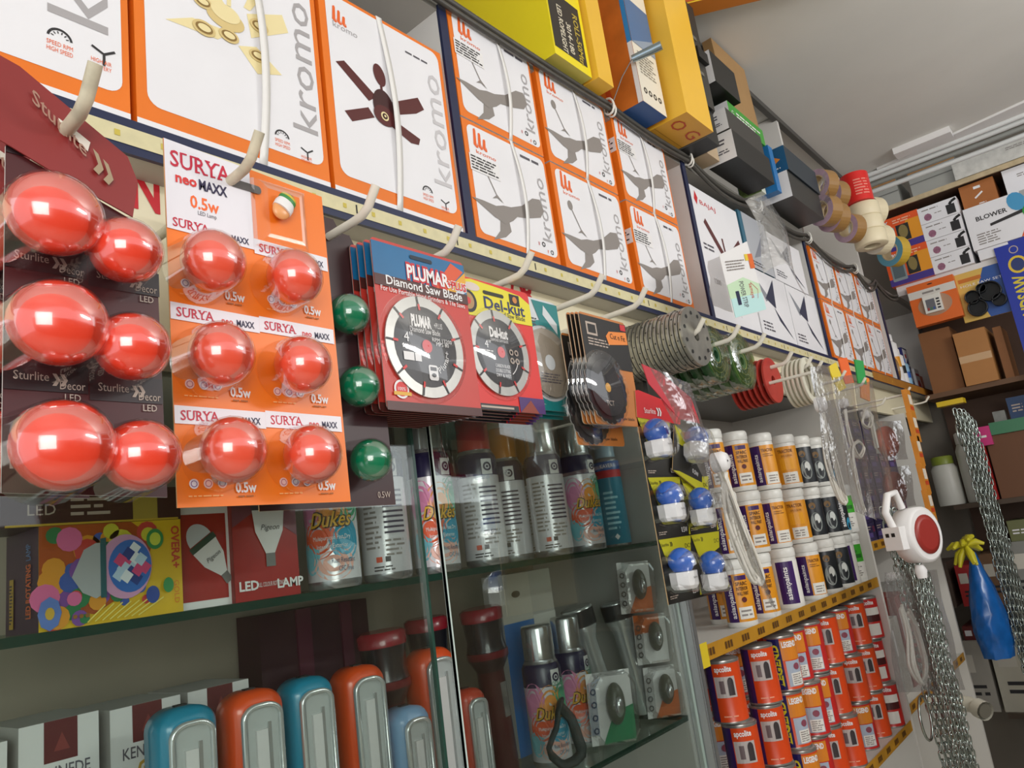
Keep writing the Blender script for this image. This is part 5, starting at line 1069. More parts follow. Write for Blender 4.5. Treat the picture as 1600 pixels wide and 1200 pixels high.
blisterpack('clear headlamp pack with an orange card, bottom of the stack of three', (1052, 1110), .795, .070, .090, .06, HO, SHELF2 + .004)
blisterpack('clear headlamp pack with an orange card, middle of the stack of three', (1025, 1020), .797, .070, .090, .06, HO, SHELF2 + .100, flip=True)
blisterpack('clear headlamp pack with an orange card, top of the stack of three', (997, 925), .799, .070, .095, .06, HO, SHELF2 + .197)
blisterpack('clear headlamp pack with a green card in front of the silver cans', (962, 1130), .795, .085, .115, .05, mat('2a8a5a', .4), SHELF2 + .003)
b = MB(); pp = P(905, 1185, Y=.80); b.tube([(pp.x - .03 + .03 * math.cos(t) + .004 * math.sin(5 * t), .80 + .012 * math.sin(2 * t), SHELF2 + .055 + .045 * math.sin(t)) for t in [i * PI / 10 for i in range(20)]], .009, mat('26302e', .6, bump=.4, scale=200), 8, closed=True, flat=.5); solo(b, 'headlamp_strap', 'coiled dark elastic strap beside the green headlamp pack', 'strap')
# ---------------------------------------------------------------- paint bottles and tins in the open rack
AMB = mat('e0951c', .35, noise=.06); PUR = mat('3a1a5c', .35); BKL = mat('1c2126', .35); GRN3 = mat('3faa2c', .35); WCAP = mat('dcdcd6', .35); LGT = mat('e4e2da', .4)
def bottle(kind):
    R, h = .0345, .152
    root = thing('paint_bottle', 'x', 'paint bottle', (0, 0, 0))
    b = MB(); side = {'sparc': AMB, 'ptractor': AMB, 'tractor': AMB, 'black': BKL, 'purple': LGT, 'pblack': BKL, 'green': LGT}[kind]
    b.lathe([(R * .95, 0), (R, .004), (R, .012), (R, h - .034), (R * .97, h - .028), (R * .97, h - .024)], [WCAP, WCAP, side, WCAP, WCAP], 26); f = Cyl(R); q = .104
    if kind in ('sparc', 'ptractor'):
        b.rect(f, -.036, .012, -.010 if kind == 'sparc' else -.006, .117, PUR, 1); b.text(f, 'asianpaints', -.014, .020, .011, WHITE, 2, rot=PI / 2, al='L', fit=.075, bold=.02)
        if kind == 'sparc':
            for k, t in enumerate(('SPARC', 'INTERIOR', 'WALL PAINT')): b.text(f, t, .010, .092 - .011 * k, .008, mat('4a2a10', .4), 2, fit=.028, bold=.02)
            b.rect(f, -.004, .104, .024, .114, PUR, 2); b.disc(f, .010, .060, .006, mat('5a1a1a', .4), 2, n=14); b.rect(f, -.006, .018, .028, .044, LGT, 2); b.lines(f, -.002, .022, .026, .040, 2, GRD, 3)
        else: b.text(f, 'TRACTOR', .014, .100, .008, mat('6a3a10', .4), 2, fit=.034, bold=.02); b.lines(f, .0, .086, .03, .096, 2, mat('8a5a1a', .4), 2); b.rect(f, -.002, .014, .036, .044, LGT, 2); b.lines(f, .004, .018, .03, .038, 3, GRD, 3)
    if kind == 'tractor': b.text(f, 'TRACTOR', 0, .100, .009, mat('6a3a10', .4), 2, fit=.042, bold=.02); b.text(f, 'EMULSION', .002, .088, .006, mat('8a5a1a', .4), 2, fit=.03); b.rect(f, -.02, .052, .02, .084, mat('e8a01a', .35), 1); b.rect(f, -.018, .014, .024, .044, LGT, 2); b.lines(f, -.012, .018, .018, .038, 3, GRD, 3)
    if kind == 'black':
        b.rect(f, -.036, .012, -.022, .117, AMB, 1); b.text(f, 'APCOLITE', -.024, .02, .007, mat('3a2a10', .4), 2, rot=PI / 2, al='L', fit=.07); b.disc(f, .006, .050, .016, mat('8a928e', .3), 1, .028, 20); b.disc(f, .010, .060, .008, mat('d8dcd8', .3), 2, .014, 16); b.disc(f, .002, .098, .010, mat('7a5a2a', .4), 1, .010, 12); b.disc(f, .006, .044, .004, BKL, 3, .012, 12)
    if kind in ('purple', 'pblack'):
        b.rect(f, -.016 if kind == 'purple' else -.01, .012, .030, .118, PUR if kind == 'purple' else BKL, 1); b.text(f, 'asianpaints', .012, .022, .013, WHITE, 2, rot=PI / 2, al='L', fit=.082, bold=.02)
        if kind == 'pblack': b.disc(f, .026, .03, .010, mat('3a9ac0', .3), 2, .02, 12)
    if kind == 'green': b.rect(f, -.04, .062, .04, .116, GRN3, 1); b.text(f, 'damp', 0, .092, .009, mat('1a5a1a', .4), 2, fit=.034); b.rect(f, -.03, .074, .03, .086, mat('1f6a1c', .4), 2); b.lines(f, -.026, .018, .026, .050, 5, GRD, 2)
    part(b, 'body', root)
    c = MB(); Rr = R * .99; n = 30; c.lathe([(Rr, h - .0235), (Rr * 1.03, h - .018), (Rr * 1.03, h - .006), (Rr * .96, h - .001), (Rr * .9, h)], WCAP, n); c.lathe([(Rr * .86, h + .0001), (.001, h + .0002)], WCAP, n, cap0=False, cap1=False); part(c, 'cap', root, 'white screw cap')
    return root
CX = [P(x, 700, Y=.80).x for x in (1112, 1150, 1187, 1222, 1248)] + [2.455, 2.531, 2.606]
KT = [['sparc', 'sparc', 'sparc'], ['sparc', 'sparc', 'sparc'], ['ptractor', 'ptractor', 'purple'], ['tractor', 'tractor', 'ptractor'], ['black', 'black', 'black'], ['black', 'black', 'black'], ['pblack', 'pblack', 'purple'], [None, 'green', 'green']]
DESC = {'sparc': 'amber paint bottle with a purple edge and dark lettering', 'ptractor': 'amber paint bottle with a purple band and white patch', 'tractor': 'all amber paint bottle with a white patch', 'black': 'black paint bottle with a grey picture', 'purple': 'white paint bottle with a wide purple panel', 'pblack': 'black paint bottle with white upright lettering', 'green': 'white paint bottle with a green band'}
ORD = ('first', 'second', 'third', 'fourth', 'fifth', 'sixth', 'seventh', 'last'); ROWN = ('top', 'middle', 'bottom')
proto = {}
def place(protos, kind, maker, loc, rz, label, group):
    if kind not in protos:
        r = maker(kind); protos[kind] = r; put(r, loc, (0, 0, rz)); r['label'] = label; r['group'] = group
    else: dup(protos[kind], loc, (0, 0, rz), label, group)
for c in range(8):
    for r in range(3):
        k = KT[c][r]
        if not k: continue
        x = CX[c]; place(proto, k, bottle, (x + .004 * math.sin(5 * r + c), .802 + .004 * math.cos(3 * r + c), -.2288 + .1535 * (2 - r)), -math.atan2(x, .8) + {'purple': -.15, 'pblack': .3}.get(k, .1), DESC[k] + ', ' + ROWN[r] + ' row, ' + ORD[c] + ' from the left', 'paint bottles on the taped rack')
for c in range(7):
    for r in range(3):
        k = ('tractor', 'black', 'sparc')[(c + r) % 3]; x = (CX[c] + CX[c + 1]) / 2
        place(proto, k, bottle, (x, .884, -.2288 + .1535 * (2 - r)), -math.atan2(x, .88), 'paint bottle in the dim second row behind the front bottles', 'paint bottles in the second row')
TRED = mat('c22a26', .35); TOR = mat('d94a1c', .32, noise=.06); TBL = mat('1e2060', .35); TPU = mat('35205c', .35); TLID = mat('a9a7a2', .3, metal=.7)
def tin(kind):
    R, h = .037, .126; root = thing('paint_tin', 'x', 'paint tin', (0, 0, 0)); f = Cyl(R); b = MB()
    side = {'apco': TOR, 'legend': TRED, 'legendblue': TOR, 'apcored': TRED}[kind]
    b.lathe([(R, 0), (R * 1.02, .002), (R, .004), (R, h - .006), (R * 1.02, h - .003), (R, h)], [TLID, TLID, side, TLID, TLID], 26)
    if kind == 'apco':
        b.rect(f, -.052, .004, -.024, h - .006, TPU, 1); b.rect(f, -.022, .052, .022, .094, mat('b9b0ac', .4), 1); b.rect(f, -.012, .060, -.002, .086, mat('6a5a5c', .4), 2); b.rect(f, .005, .056, .018, .082, mat('3a3436', .4), 2); b.disc(f, .0115, .082, .0065, mat('3a3436', .4), 2, .010, 14)
        b.text(f, 'apcolite', 0, .104, .011, WHITE, 2, fit=.036, bold=.03); b.lines(f, -.014, .012, .016, .018, 1, mat('f0a080', .4), 2)
    if kind in ('legend', 'legendblue'):
        b.rect(f, -.050, .004, -.018, h - .006, TBL, 1)
        if kind == 'legendblue': b.text(f, 'LEGEND', -.024, .012, .015, mat('d9d02a', .4), 2, rot=PI / 2, al='L', fit=.095, bold=.05)
        b.rect(f, -.018, .070, .034, h - .010, mat('d9842a', .35), 1); b.text(f, 'LEGEND', .006, .100, .012, WHITE, 2, fit=.040, bold=.05); b.rect(f, -.012, .010, .030, .068, mat('a8b4c4', .35), 1); b.rect(f, -.004, .012, .028, .040, LGT, 2); b.lines(f, -.001, .014, .026, .038, 5, GRD, 3); b.disc(f, .014, .054, .009, mat('8a4a5a', .35), 2, .008, 10)
    if kind == 'apcored': b.text(f, 'apcolite', 0, .104, .012, WHITE, 2, fit=.044, bold=.03); b.rect(f, -.04, .072, .04, .094, LGT, 1); b.rect(f, -.04, .052, .04, .072, mat('4a1a1a', .4), 1); b.rect(f, -.028, .012, .03, .046, LGT, 1)
    part(b, 'body', root)
    c = MB(); c.lathe([(R * .93, h + .0003), (R * .86, h + .002), (.001, h + .0022)], TLID, 22); part(c, 'lid', root)
    return root
TX = [P(x, y, Y=.80).x for x, y in ((1132, 1020), (1183, 1005), (1217, 1000), (1242, 990), (1263, 980), (1285, 970), (1312, 960), (1334, 950), (1357, 940))]
TK = ['apco', 'apco', 'legendblue', 'legend', 'legend', 'apco', 'legend', 'apco', 'apcored']
TD = {'apco': 'orange paint tin with a doorway picture', 'legend': 'red paint tin with an amber and grey label', 'legendblue': 'paint tin with yellow letters up a blue side', 'apcored': 'red paint tin with white bands'}
TORD = ORD[:7] + ('eighth', 'last'); tp = {}
for c in range(9):
    for r in range(3):
        k = TK[c] if not (r == 1 and c == 4) else 'legend'; x = min(TX[c], 2.605)
        k = {(1, 0): 'apco', (2, 0): 'legend', (2, 3): 'legend', (1, 5): 'apco', (2, 4): 'apco', (1, 6): 'apco', (2, 5): 'apco', (2, 6): 'legend'}.get((r, c), k)
        place(tp, k, tin, (x + .005 * math.sin(4 * c + r), .806 + .006 * math.cos(2 * c + 3 * r), -.6598 + .1286 * (2 - r)), -math.atan2(x, .8) + (.45 if k == 'legendblue' else .12 * math.sin(c + r)), TD[k] + ', ' + ROWN[r] + ' row, ' + TORD[c] + ' from the left', 'paint tins on the taped rack')
for c in range(8):
    for r in range(3):
        x = (TX[c] + TX[c + 1]) / 2
        if x > 2.55: continue
        place(tp, 'legend' if (c + r) % 2 else 'apco', tin, (x, .90, -.6598 + .1286 * (2 - r)), -math.atan2(x, .9), 'paint tin in the dim second row behind the front tins', 'paint tins in the second row')
# second bay of the rack: small dark purple boxes
b0 = None
for c in range(6):
    for r in range(7):
        loc = (2.73 + c * .128, .80, -.1198 + r * .0625)
        if c > 3 and r > 4: continue
        if b0 is None:
            b = MB(); b.box(-.055, 0, 0, .055, .12, .0615, mat('2c2350', .4), left=mat('241c40', .4)); f = Fr((-.055, 0, 0)); b.rect(f, .008, .012, .07, .028, mat('5a4a8a', .4), 1); b.rect(f, .08, .03, .10, .05, mat('7a2a4a', .4), 1); b.lines(f, .008, .036, .06, .052, 2, SLV, 1)
            b.lines(Fr((-.055, .12, 0), (0, -1, 0)), .02, .02, .10, .045, 2, SLV, 1)
            b0 = solo(b, 'bulb_box', 'small dark purple box stacked in rows behind the orange packet strip', 'box', loc, group='dark purple boxes in the second bay')
        else: o = b0.copy(); COL.objects.link(o); put(o, loc)
# ---------------------------------------------------------------- chains, reel, strips and bags near the far end
CHN = mat('a9b2ac', .22, metal=.95)
def link(b, o, L, Wd, r, rot):
    pts = []; h = L / 2 - Wd / 2
    for i in range(6): t = PI * i / 5; pts.append((Wd / 2 * math.cos(t), h + Wd / 2 * math.sin(t)))
    for i in range(6): t = PI + PI * i / 5; pts.append((Wd / 2 * math.cos(t), -h + Wd / 2 * math.sin(t)))
    c, s = math.cos(rot), math.sin(rot); b.tube([(o[0] + x * c, o[1] + x * s, o[2] + z) for x, z in pts], r, CHN, 5, closed=True)
def chain_mesh(n, L, Wd, r, seed):
    R_ = random.Random(seed); b = MB(); pitch = L - 2.6 * r
    for k in range(n): link(b, (.002 * math.sin(k * .7 + seed), .002 * math.cos(k * .5), -k * pitch - L / 2), L, Wd, r, (.5 if k % 2 else .5 + PI / 2) + .35 * R_.uniform(-1, 1))
    return b.mesh('chain')
def chains(base, top_px, Y, n, width, nl, size, label, group, zdrop=0):
    p = P(*top_px, Y=Y); ms = [chain_mesh(nl, size, size * .48, size * .095, s) for s in range(3)]
    for k in range(n):
        o = bpy.data.objects.new('chain', ms[k % 3]); COL.objects.link(o); put(o, (p.x + width * (k - (n - 1) / 2) / n, Y - .012 * (k % 3), p.z - zdrop * (k % 2) - .004 * k)); tag(o, label, 'chain', group)
chains(None, (1388, 790), .640, 9, .17, 40, .028, 'bright steel chain hanging behind the bagged power strip', 'chains behind the power strip')
chains(None, (1428, 884), .560, 6, .062, 46, .023, 'fine bright steel chain hanging in front of the bagged power strip', 'chains in front of the power strip')
chains(None, (1500, 640), .570, 12, .25, 56, .034, 'long steel chain hanging from the end of the shelf edge', 'chains at the end of the shelf')
b = MB(); p = P(1490, 632, Y=.60); b.box(-.03, -.045, 0, .03, .06, .022, mat('d9b81f', .4)); solo(b, 'end_tag', 'yellow tape wrap holding the chains at the shelf end', 'tape', (p.x, p.y, p.z - .002))
b = MB(); p = P(1500, 680, Y=.566); b.tube([(p.x + .045 * math.cos(t), p.y, p.z + .045 * math.sin(t)) for t in [i * PI / 12 for i in range(24)]], .004, CHN, 6, closed=True); solo(b, 'steel_ring', 'thin steel ring lying against the long chains', 'ring')
b = MB(); p = P(1446, 1122, Y=.628); b.tube([(p.x + .05 * math.cos(t), p.y, p.z + .055 * math.sin(t)) for t in [i * PI / 12 for i in range(24)]], .0035, CHN, 6, closed=True); solo(b, 'steel_ring', 'thin steel ring hanging against the chains below the power strip', 'ring')
p = P(1432, 836, Y=.535); root = thing('extension_reel', 'round white extension reel with a dull red face and a carry handle', 'reel', tuple(p), (0, 0, -.35))
b = MB(); b.lathe([(.066, -.030), (.074, -.026), (.074, .026), (.066, .030)], WHITE, 32, axis='y'); part(b, 'case', root)
b = MB(); b.lathe([(.040, -.036), (.052, -.033), (.052, -.0302)], mat('9a2f28', .4), 32, axis='y'); part(b, 'face', root, 'dull red disc')
b = MB(); b.tube([(-.075, .01, .02), (-.095, .01, .07), (-.07, .01, .115), (-.035, .01, .12), (-.02, .01, .075)], .010, WHITE, 8); part(b, 'handle', root)
b = MB(); b.box(-.10, -.02, -.03, -.072, .03, .03, WHITE); b.box(-.101, -.005, .005, -.0995, .005, .015, BLACK); b.box(-.101, .012, .005, -.0995, .022, .015, BLACK); part(b, 'socket', root)
b = MB(); b.lathe([(.012, 0), (.016, .02), (.010, .035)], WHITE, 14, (-.02, 0, -.112)); part(b, 'plug', root)
p = P(1478, 1010, Y=.600); root = thing('power_strip', 'white power strip with a coiled lead in a clear bag among the chains', 'power strip', (p.x, .600, p.z))
a = P(1462, 958, Y=.6); c = P(1492, 1072, Y=.6); b = MB(); W0 = .062; b.box(-.030, 0, c.z - p.z, -.030 + W0, .03, a.z - p.z, WHITE)
f = Fr((-.030, 0, c.z - p.z)); H0 = a.z - c.z
for k in range(4):
    z = H0 * (.12 + .19 * k); b.disc(f, W0 * .5, z + .012, .003, BLACK, 1, n=8); b.rect(f, W0 * .25, z, W0 * .35, z + .008, BLACK, 1); b.rect(f, W0 * .65, z, W0 * .75, z + .008, BLACK, 1)
b.rect(f, W0 * .3, H0 * .86, W0 * .7, H0 * .95, mat('7a2a20', .4), 1); part(b, 'strip', root)
loops(root, ((1408, 948), (1420, 990), (1425, 1040), (1440, 1068), (1446, 1040), (1432, 985), (1420, 955)), .605, .004, 4, .010); bag(root, ((1382, 895), (1462, 890), (1508, 1078), (1400, 1082)), .586, .01)
# red reels in clear bags and orange packets
for i, (q, lab) in enumerate((((1386, 690), 'flat red spool in a clear bag beside the hanging leads, upper one'), ((1398, 762), 'flat red spool in a clear bag beside the hanging leads, lower one'))):
    p = P(*q, Y=.70); root = thing('spool', lab, 'spool', tuple(p), (0, 0, -.3)); b = MB(); b.lathe([(.02, -.008), (.055, -.01), (.055, .010), (.02, .008)], mat('c2502f', .4) if i == 0 else mat('8a3a30', .4), 28, axis='y'); part(b, 'reel', root)
    b = MB(); rows = [[(-.075 + .15 * k / 6, -.022 - .006 * math.sin(k * 1.1 + r), .07 - .14 * r / 5) for k in range(7)] for r in range(6)]; b.grid(rows, BAG); part(b, 'bag', root)
pk = mat('d98a2a', .4, noise=.15); pks = [(1418, 640), (1424, 690), (1437, 738), (1446, 790), (1453, 815)]
p0 = None
for k, q in enumerate(((1420, 632), (1428, 668), (1434, 705), (1443, 748), (1452, 790))):
    p = P(*q, Y=.60)
    b = MB(); b.box(-.028, -.008, -.052, .028, .008, .052, pk); f = Fr((-.028, -.008, -.052)); b.rect(f, .006, .05, .050, .085, mat('e6dccb', .4), 1); b.rect(f, .004, .03, .052, .044, mat('c8451f', .4), 1)
    solo(b, 'razor_packet', ('topmost', 'second', 'third', 'fourth', 'lowest')[k] + ' small orange packet of the hanging strip', 'packet', tuple(p), (0, .02, 0), 'orange packet strip')
for k, (q, h_, lab) in enumerate((((1308, 588), 'e0c52c', 'small yellow tag on the hooks above the hanging leads'), ((1322, 578), 'e8641f', 'small orange tag on the hooks above the hanging leads'), ((1345, 580), '2d9a4a', 'small green tag on the hooks above the hanging leads'), ((1352, 605), 'e88a2a', 'amber tag hanging just below the green tag'))):
    p = P(*q, Y=.64); b = MB(); b.slab(Fr((0, 0, 0)), [(-.02, -.045), (.025, -.04), (.02, .04), (-.025, .035)], .004, mat(h_, .4)); solo(b, 'hang_tag', lab, 'tag', tuple(p), (0, .2 * (k - 1), -.3))
# blue bag and yellow bunch
p = P(1552, 945, Y=.62); b = MB(); rows = []
for i in range(13):
    t = i / 12; r = .014 + .075 * math.sin(PI * min(1, t * .66 + .02)) ** 1.3; rows.append([(r * (1 + .16 * math.sin(4 * j + 1.5 * i)) * math.cos(2 * PI * j / 20), .7 * r * (1 + .08 * math.sin(3 * j + i)) * math.sin(2 * PI * j / 20), .21 - .40 * t) for j in range(20)])
b.grid(rows, mat('1f6fc4', .22, trans=.15, noise=.3, scale=20), True, flip=True); b.face(rows[-1], mat('1f6fc4', .3)); solo(b, 'plastic_bag', 'bright blue knotted plastic bag hanging beside the long chains', 'bag', (p.x - .03, .64, p.z))
p = P(1508, 853, Y=.64); b = MB(); R_ = random.Random(3)
for k in range(16):
    t = R_.random() * 6.28; e = R_.uniform(-.9, .9); d = Vector((math.cos(t), .5 * math.sin(t), e)).normalized() * .07; b.tube([(0, 0, 0), tuple(d * .6), tuple(d + Vector((0, 0, -.02)))], [.008, .014, .006], mat('c9c02a', .4), 6)
solo(b, 'yellow_bunch', 'bunch of bright yellow plastic pieces beside the long chains', 'packet', tuple(p))

# ---------------------------------------------------------------- goods on the far end shelves (fronts face back down the shop)
RZ = -PI / 2
def far(name, label, cat, bl, tr, X, d, m, draw=None, z=None, group=None, left=None, ht=None):
    p0 = P(*bl, X=X); p1 = P(*tr, X=X); w = abs(p0.y - p1.y); z0 = p0.z if z is None else z; h = ht or max(.02, p1.z - z0)
    b = MB(); b.box(-w / 2, 0, 0, w / 2, d, h, m, left=left or m)
    if draw: draw(b, Fr((-w / 2, 0, 0)), w, h)
    return solo(b, name, label, cat, (X, (p0.y + p1.y) / 2, z0), (0, 0, RZ), group)
ZB = .9905
ZB2 = .4685
SB = mat('e85a26', .4)
def d_phone(b, f, w, h):
    b.rect(f, 0, 0, w, h, SB, 1); b.poly(f, [(.5 * w, .2 * h), (w, .2 * h), (w, .8 * h), (.7 * w, .8 * h)], mat('e89a2a', .4), 2); b.rect(f, 0, 0, w, .20 * h, mat('4a3a8a', .4), 3); b.rect(f, .08 * w, .12 * h, .42 * w, .70 * h, mat('8a969a', .4), 4, .006); b.rect(f, .12 * w, .20 * h, .38 * w, .62 * h, mat('5c6a70', .35), 5); b.rect(f, .46 * w, .22 * h, .74 * w, .72 * h, mat('2a2a28', .4), 4); b.disc(f, .6 * w, .5 * h, .10 * w, mat('8a7a4a', .4), 5, .2 * h, 14)
    b.text(f, 'S-BK', .2 * w, .80 * h, .12 * h, WHITE, 4, bold=.03, fit=.26 * w); b.lines(f, .42 * w, .78 * h, .9 * w, .92 * h, 2, mat('f0c0a0', .4), 4)
far('speaker_box', 'orange and purple box with a pictured grey device, lower of two on the white shelf', 'box', (1390, 436), (1446, 375), 3.965, .2, SB, d_phone, ZB + .022, ht=.170)
far('speaker_box', 'orange and purple box with a pictured grey device, upper of two on the white shelf', 'box', (1374, 390), (1434, 330), 3.968, .2, SB, d_phone, ZB + .193, ht=.168)
def d_cam(b, f, w, h):
    b.rect(f, 0, 0, w, h, PAPER, 1); b.rect(f, .70 * w, .10 * h, .92 * w, .66 * h, mat('2a2a2c', .4), 2); b.line(f, [(.80 * w, .66 * h), (.86 * w, .80 * h), (.98 * w, .90 * h)], .012, BLACK, 2); b.disc(f, .22 * w, .34 * h, .10 * w, mat('a8708a', .4, noise=.4, scale=60), 2, .22 * h, 9); b.lines(f, .1 * w, .72 * h, .55 * w, .86 * h, 1, GRD, 2); b.lines(f, .4 * w, .4 * h, .6 * w, .5 * h, 1, GRD, 2)
for k in range(4): far('camera_box', 'white box with a small black device printed on it, ' + ('lowest', 'second from below', 'third from below', 'topmost')[k] + ' of its stack', 'box', (1462, 436), (1520, 400), 3.966, .2, PAPER, d_cam, ZB + .022 + k * .084, 'white device boxes on the far shelf', ht=.082)
def d_blow(b, f, w, h):
    b.rect(f, 0, 0, w, h, PAPER, 1); b.poly(f, [(.55 * w, 0), (w, 0), (w, .55 * h), (.70 * w, .45 * h)], mat('e05a26', .4), 2); b.poly(f, [(.62 * w, .7 * h), (w, .8 * h), (w, h), (.66 * w, h)], mat('a9a9a8', .4), 2); b.disc(f, .60 * w, .80 * h, .10 * w, mat('4a9ac8', .4), 3, .22 * h, 14, .3); b.poly(f, [(.26 * w, .44 * h), (.66 * w, .52 * h), (.66 * w, .60 * h), (.26 * w, .50 * h)], DRK, 4); b.disc(f, .74 * w, .52 * h, .11 * w, mat('2a9a3a', .4), 5, .17 * h, 14); b.ring(f, .86 * w, .88 * h, .03 * w, .055 * w, mat('c8403a', .4), 4, 14)
    b.text(f, 'BLOWER', .30 * w, .64 * h, .10 * h, DRK, 3, fit=.36 * w, bold=.02); b.lines(f, .08 * w, .08 * h, .36 * w, .36 * h, 5, GRD, 2)
far('blower_carton', 'white carton printed BLOWER with a green and black blower, on the white shelf', 'carton', (1524, 400), (1640, 280), 3.962, .3, PAPER, d_blow, ZB + .072, ht=.205)
far('carton', 'flat white and blue carton under the blower carton', 'carton', (1535, 420), (1640, 375), 3.964, .3, PAPER, lambda b, f, w, h: (b.rect(f, .45 * w, 0, .75 * w, h, mat('2a3a9c', .4), 1), b.rect(f, .82 * w, 0, w, h, mat('2a6ab0', .4), 1)), ZB + .022, ht=.048)
far('carton', 'brown box with white marks on top of the blower carton', 'carton', (1508, 332), (1552, 280), 4.01, .25, mat('a8652e', .6, noise=.06), lambda b, f, w, h: (b.rect(f, .4 * w, .75 * h, .6 * w, .85 * h, WHITE, 1), b.line(f, [(.38 * w, .4 * h), (.62 * w, .58 * h)], .008, WHITE, 1), b.lines(f, .45 * w, .12 * h, .7 * w, .2 * h, 1, WHITE, 1)), ZB + .278, ht=.125)
far('carton', 'plain white carton at the right edge beside the brown box, above the blower carton', 'carton', (1575, 305), (1640, 258), 4.01, .25, PAPER, lambda b, f, w, h: (b.lines(f, .3 * w, .6 * h, .6 * w, .75 * h, 2, GRD, 1), b.rect(f, .62 * w, .7 * h, .68 * w, .9 * h, GRD, 1)), ZB + .278, ht=.13)
GRYC = mat('a3a39c', .6, noise=.1, scale=10)
for k, (a, c, t) in enumerate((((1352, 330), (1394, 262), 'grey flat carton lying on the raw wood edged board, left one'), ((1428, 312), (1490, 244), 'grey flat carton lying on the raw wood edged board, next to the white one'))):
    far('carton', t, 'carton', a, c, 4.02, .3, GRYC, lambda b, f, w, h: (b.rect(f, 0, .48 * h, w, .52 * h, mat('6d6d68', .6), 1), b.rect(f, 0, .85 * h, w, .95 * h, mat('a9793f', .5, noise=.3), 1)), 1.4205, ht=.15)
far('carton', 'white marbled carton at the top right of the far end', 'carton', (1496, 292), (1660, 200), 3.985, .3, mat('d4d2ca', .45, noise=.25, scale=30), lambda b, f, w, h: b.lines(f, .5 * w, .6 * h, .8 * w, .8 * h, 2, GRD, 1), 1.425, ht=.085)
def hang(name, label, cat, bl, tr, draw, m, d=.012, X=3.975, extra=None):
    if d > .02: X = 3.938
    p0 = P(*bl, X=X); p1 = P(*tr, X=X); w = p0.y - p1.y; h = p1.z - p0.z
    root = thing(name, label, cat, (X, (p0.y + p1.y) / 2, p0.z), (0, 0, RZ)); b = MB(); b.box(-w / 2, 0, 0, w / 2, d, h, m); draw(b, Fr((-w / 2, 0, 0)), w, h); part(b, 'card', root)
    if extra: extra(root, w, h)
    return root
OC = mat('e06a26', .4)
def d_rem(b, f, w, h): b.rect(f, 0, .66 * h, w, .84 * h, mat('d9d4cc', .4), 1); b.disc(f, .5 * w, .42 * h, .36 * w, mat('b08a70', .4), 2, .26 * h, 24); b.lines(f, .3 * w, .70 * h, .7 * w, .80 * h, 1, GRD, 3); b.disc(f, .5 * w, .93 * h, .06 * w, BLACK, 2, .015 * h, 12)
def x_rem(root, w, h):
    b = MB(); b.box(-.22 * w, -.014, .24 * h, .16 * w, -.0015, .66 * h, mat('e3e0d8', .35)); f = Fr((-.22 * w, -.014, .24 * h)); b.rect(f, .05 * w, .05 * h, .24 * w, .32 * h, mat('6a6a70', .4), 1)
    for k in range(4): b.rect(f, .27 * w, (.06 + .07 * k) * h, .34 * w, (.10 + .07 * k) * h, DRK, 1)
    for k, c in enumerate(('a8403a', '4a7a5a', '3a5a9a')): b.rect(f, (.06 + .06 * k) * w, .06 * h, (.10 + .06 * k) * w, .12 * h, mat(c, .4), 2)
    part(b, 'remote', root, 'small white remote')
hang('remote_pack', 'orange hanging pack with a small white remote under the white shelf', 'pack', (1432, 512), (1488, 428), d_rem, OC, .05, extra=x_rem)
def d_wh(b, f, w, h): b.poly(f, [(.5 * w, 0), (w, 0), (w, h), (.6 * w, h), (.35 * w, .5 * h)], mat('2f559c', .4), 1); b.rect(f, .08 * w, .80 * h, .52 * w, .88 * h, mat('c8742a', .4), 2); b.text(f, 'HOLE SAW SET', .5 * w, .70 * h, .05 * h, WHITE, 3, fit=.8 * w)
def x_wh(root, w, h):
    for x, z, r in ((-.22, .45, .15), (.12, .48, .22), (-.18, .22, .19), (.24, .27, .14), (-.02, .58, .10)):
        b = MB(); b.lathe([(r * w * .8, -.004), (r * w, -.006), (r * w, -.030), (r * w * .86, -.030), (r * w * .86, -.006)], mat('26282a', .3, metal=.4), 22, (x * w, 0, z * h), axis='y'); part(b, 'saw_cup', root)
hang('hole_saw_pack', 'yellow and blue hanging pack with dark round saw cups', 'pack', (1508, 505), (1568, 408), d_wh, mat('d9b45a', .4), extra=x_wh)
p = P(1592, 470, X=3.96); root = thing('handsaw', 'handsaw in a deep blue sleeve with a yellow handle at the right edge', 'saw', (3.955, p.y - .035, p.z), (0, .0, RZ)); b = MB()
b.box(-.07, 0, -.26, .07, .012, .26, mat('2136a0', .35)); f = Fr((-.07, 0, -.26)); b.text(f, 'HANDSAW', .085, .12, .050, mat('d9c53a', .4), 1, rot=PI / 2, al='L', fit=.25, bold=.03); b.disc(f, .07, .42, .036, mat('e0c03a', .4), 1, .040, 20); b.disc(f, .07, .42, .026, mat('2a3a70', .4), 2, .030, 16); b.ring(f, .07, .49, .014, .018, SLV, 1, 14); b.lines(f, .02, .02, .10, .09, 3, SLV, 1); part(b, 'sleeve', root)
b = MB(); b.tube([(-.05, .006, -.26), (-.055, .006, -.34), (-.03, .006, -.43), (.03, .006, -.45), (.065, .006, -.40), (.06, .006, -.30), (.03, .006, -.27)], [.018, .018, .020, .020, .019, .018, .016], mat('d9c52a', .35), 10, closed=True); part(b, 'handle', root, 'yellow handle')
KB = mat('8a5a32', .65, noise=.1, scale=8); KB2 = mat('b07a44', .65, noise=.08, scale=8)
far('carton', 'darker brown cardboard carton on the brown shelf, behind the taped one', 'carton', (1458, 613), (1485, 520), 4.03, .20, KB, None, ZB2, ht=.30)
far('carton', 'light brown cardboard carton with a strip of clear tape on the brown shelf', 'carton', (1511, 607), (1538, 512), 3.99, .26, KB2, lambda b, f, w, h: b.rect(f, 0, .42 * h, w, .55 * h, mat('c8a47c', .25), 1), ZB2, left=KB, ht=.25)
